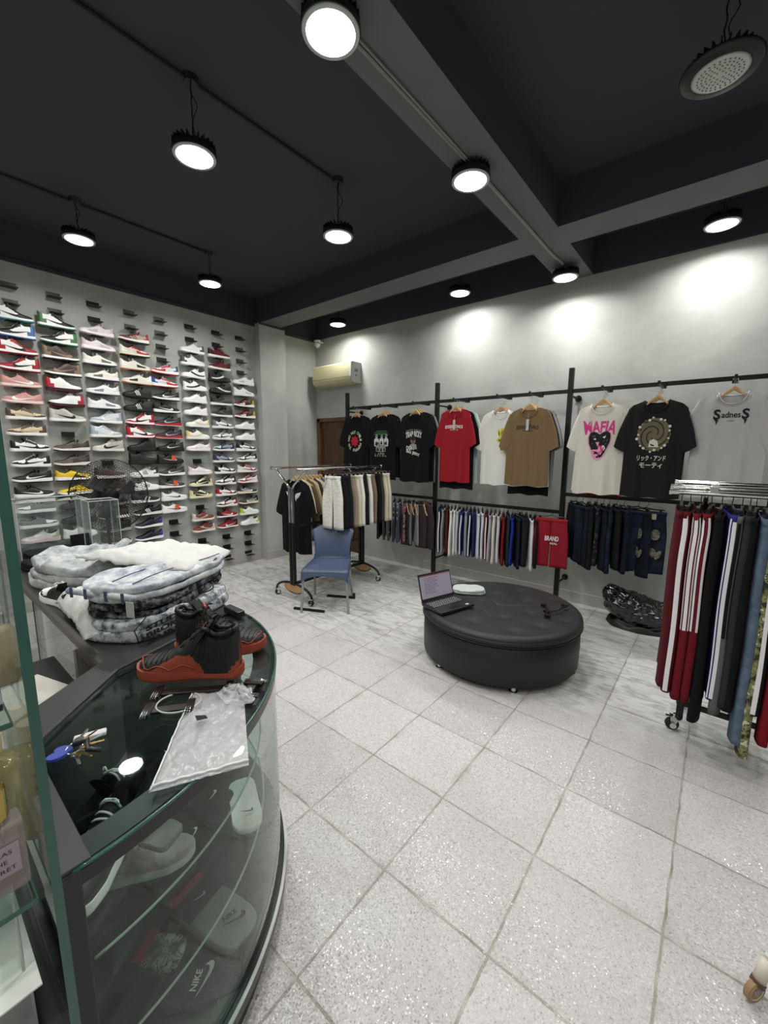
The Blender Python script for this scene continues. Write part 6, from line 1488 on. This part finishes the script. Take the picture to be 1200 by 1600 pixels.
for k, tx in enumerate(('hay', 'lily', 'oz')): put_text(b, tx, lambda x, y: (.0345*math.cos(x/.0345), .0345*math.sin(x/.0345), y), .022, .014, (-.0, .125-.025*k), 0, cuts=1, shear=.3)
b.build('handwriting', ink('4a4228'), p, fix=False)
p = thing('perfume_bottle', 'round glass perfume bottle with wide copper cap at the left of the vitrine shelf', 'perfume', (-.90, -.035, .959))
MB().lathe([(0, 0), (.035, 0), (.042, .01), (.042, .12), (.03, .135), (.02, .14)], n=32).build('bottle', glassy('glass_greenish', '9a9a82', .6), p, smooth=True); MB().lathe([(.03, .14), (.032, .142), (.032, .2), (.03, .204), (0, .2)], n=32).build('cap', COP, p, smooth=True)
p = thing('perfume_bottle', 'slim clear perfume bottle with cream cap on the vitrine shelf at the back', 'perfume', (-1.02, .06, .959))
MB().lathe([(0, 0), (.024, 0), (.026, .006), (.026, .15), (.01, .16)], n=24).build('bottle', glassy('glass_clear2', 'c4c0b0', .5), p, smooth=True); MB().cyl((0, 0, .16), (0, 0, .19), .014, n=20).build('cap', mat('cap_cream', 'b8a888', .4), p)
p = thing('perfume_box', 'dark carton with pale lettered band on the upper vitrine shelf', 'box', (-.83, .04, 1.259), .15)
bev(MB().bbox((-.04, -.04, 0), (.04, .03, .06)).build('carton', mat('carton_dark', '2a2a30', .4), p), .002); lo = MB().bbox((.0402, -.04, .012), (.041, .03, .03)).build('label_band', mat('band_grey', 'a8a8a8', .5), p)
b = MB(); put_text(b, 'CHAOS', lambda x, y: (.0415, -.005+x, .021+y), .05, .010, (0, 0), 0, cuts=0, extra_bold=.03); b.build('lettering', ink('18181a'), lo, fix=False)
p = thing('perfume_bottle', 'beige cylindrical perfume bottle on the upper vitrine shelf beside the carton', 'perfume', (-.90, .085, 1.259))
MB().lathe([(0, 0), (.022, 0), (.023, .003), (.023, .09), (.012, .1)], n=28).build('bottle', mat('beige_tube', 'a89878', .35, var=.2, vscale=20), p, smooth=True); MB().cyl((0, 0, .1), (0, 0, .118), .011, n=20).build('cap', STEEL, p)
p = thing('perfume_bottle', 'red triangular topped perfume bottle at the back of the upper vitrine shelf', 'perfume', (-1.0, .03, 1.259))
MB().lathe([(0, 0), (.02, 0), (.02, .07), (.006, .085)], n=16).build('bottle', glassy('glass_clear3', 'c8c8c8', .5), p, smooth=True); MB().lathe([(.018, .085), (0, .13)], n=4).build('cap', mat('red_cap', '9a3a40', .3), p)
soft_pile('folded_garment', 'green and white patterned garment folded inside the far side of the vitrine', 'clothes', (-1.06, -.09, 1.26), .4, .16, .22, .10, camo_mat('sage_pattern', ['7a8a7a', 'a8b2a4', 'c8ccc0', '8a9488', 'd8d8ce'], 18), 61, 3, .01)

# ------------------------------------------------------------------ acrylic boxes, dark goods, fan
def acry(lab, a, c):
    t = thing('acrylic_box', lab, 'display box', ((a[0]+c[0])/2, (a[1]+c[1])/2, a[2])); hx, hy, h = (c[0]-a[0])/2, (c[1]-a[1])/2, c[2]-a[2]
    for p0, p1 in (((-hx, -hy, 0), (-hx+.003, hy, h)), ((hx-.003, -hy, 0), (hx, hy, h)), ((-hx, -hy, 0), (hx, -hy+.003, h)), ((-hx, hy-.003, 0), (hx, hy, h)), ((-hx, -hy, h-.003), (hx, hy, h))): MB().bbox(p0, p1).build('side_panel', ACRYL, t)
    b = MB(); e = mat('acrylic_edge', 'b9c2c0', .25, spec=.7)
    for sx in (-hx, hx):
        for sy in (-hy, hy): b.cyl((sx, sy, 0), (sx, sy, h), .0022, n=6)
        b.cyl((sx, -hy, h), (sx, hy, h), .0022, n=6)
    for sy in (-hy, hy): b.cyl((-hx, sy, h), (hx, sy, h), .0022, n=6)
    b.build('polished_edges', e, t)
acry('large clear acrylic display box on the far end of the straight counter', (-3.66, .50, CH), (-3.36, .88, 1.30))
acry('narrow tall clear acrylic display box beside the fan on the straight counter', (-3.20, .80, CH), (-3.05, .965, 1.31))
soft_pile('folded_garment', 'dark folded garment inside the large clear acrylic box', 'clothes', (-3.51, .69, CH+.001), .1, .24, .30, .05, cloth('26282c'), 63, 2, .01)
soft_pile('folded_garment', 'black folded garment on the counter in front of the large acrylic box', 'clothes', (-3.22, .62, CH+.001), .2, .22, .28, .05, cloth('1c1d21'), 64, 2, .01)
t = thing('display_stand', 'small black upright card stand on the counter between the acrylic boxes', 'stand', (-3.30, .80, CH), .2)
MB().bbox((-.01, -.055, 0), (.0, .055, .17)).build('panel', BLACKP, t); MB().bbox((-.05, -.055, 0), (.03, .055, .006)).build('foot', BLACKP, t)
fn = thing('pedestal_fan', 'black round pedestal fan with wire cage in front of the shoe wall', 'fan', (-3.95, 1.20, 0), math.radians(6))
# local: fan looks along +x
b = MB()
for ring_r, xo in ((.30, 0), (.30, .012), (.24, .055), (.17, .075), (.10, .085), (.24, -.045), (.17, -.062)):
    b.tube([(xo, ring_r*math.cos(2*PI*i/48), 1.25+ring_r*math.sin(2*PI*i/48)) for i in range(48)], .0028 if ring_r == .30 else .0016, 5, closed=True)
for k in range(72):
    a = 2*PI*k/72
    for sg in (1, -1):
        b.tube([((.087 if sg > 0 else -.07)*math.cos(q*PI/8)+.006, r_*math.cos(a+.12*q*sg), 1.25+r_*math.sin(a+.12*q*sg)) for q, r_ in ((0, .05), (1, .13), (2, .2), (3, .265), (4, .30))], .0017, 4)
b.build('wire_cage', BLACKM, fn)
b = MB(); b.lathe([(0, .03), (.055, .03), (.06, .02), (.06, -.02)], (.0, 0, 0), 24, R=Matrix.Rotation(PI/2, 3, 'Y'))
o = b.build('hub', BLACKP, fn, smooth=True, loc=(.0, 0, 1.25))
for k in range(3):
    a0 = 2*PI*k/3+.3
    bl = MB(); bl.grid(lambda u, v: ((-.018+.036*u), (.05+.15*v)*math.cos(a0+(u-.5)*(.6+.1*v)), 1.25+(.05+.15*v)*math.sin(a0+(u-.5)*(.6+.1*v))), 10, 8); q = bl.build('blade', mat('blade_dark', '2c2a2a', .4), fn, smooth=True); sm = q.modifiers.new('solid', 'SOLIDIFY'); sm.thickness = .002
MB().lathe([(0, .16), (.05, .155), (.065, .12), (.07, .02), (.05, 0)], n=24, R=Matrix.Rotation(-PI/2, 3, 'Y'), c=(-.06, 0, 1.25)).build('motor', BLACKP, fn, smooth=True)
b = MB(); b.cyl((-.10, 0, .02), (-.10, 0, 1.2), .014, n=14); b.build('pole', mat('pole_brown', '2a1c1a', .4), fn); MB().box((-.10, 0, 1.19), (.05, .05, .08)).build('neck', BLACKP, fn)
MB().lathe([(.0, 0), (.2, 0), (.2, .015), (.03, .05), (.02, .1)], c=(-.10, 0, 0), n=40).build('stand_base', BLACKM, fn, smooth=True)

# drop unused templates
for tmpl, used in ((hg, HANG_USED[0]), (cg, CG_USED[0])):
    if not used:
        for c_ in list(tmpl.children): bpy.data.objects.remove(c_)
        bpy.data.objects.remove(tmpl)
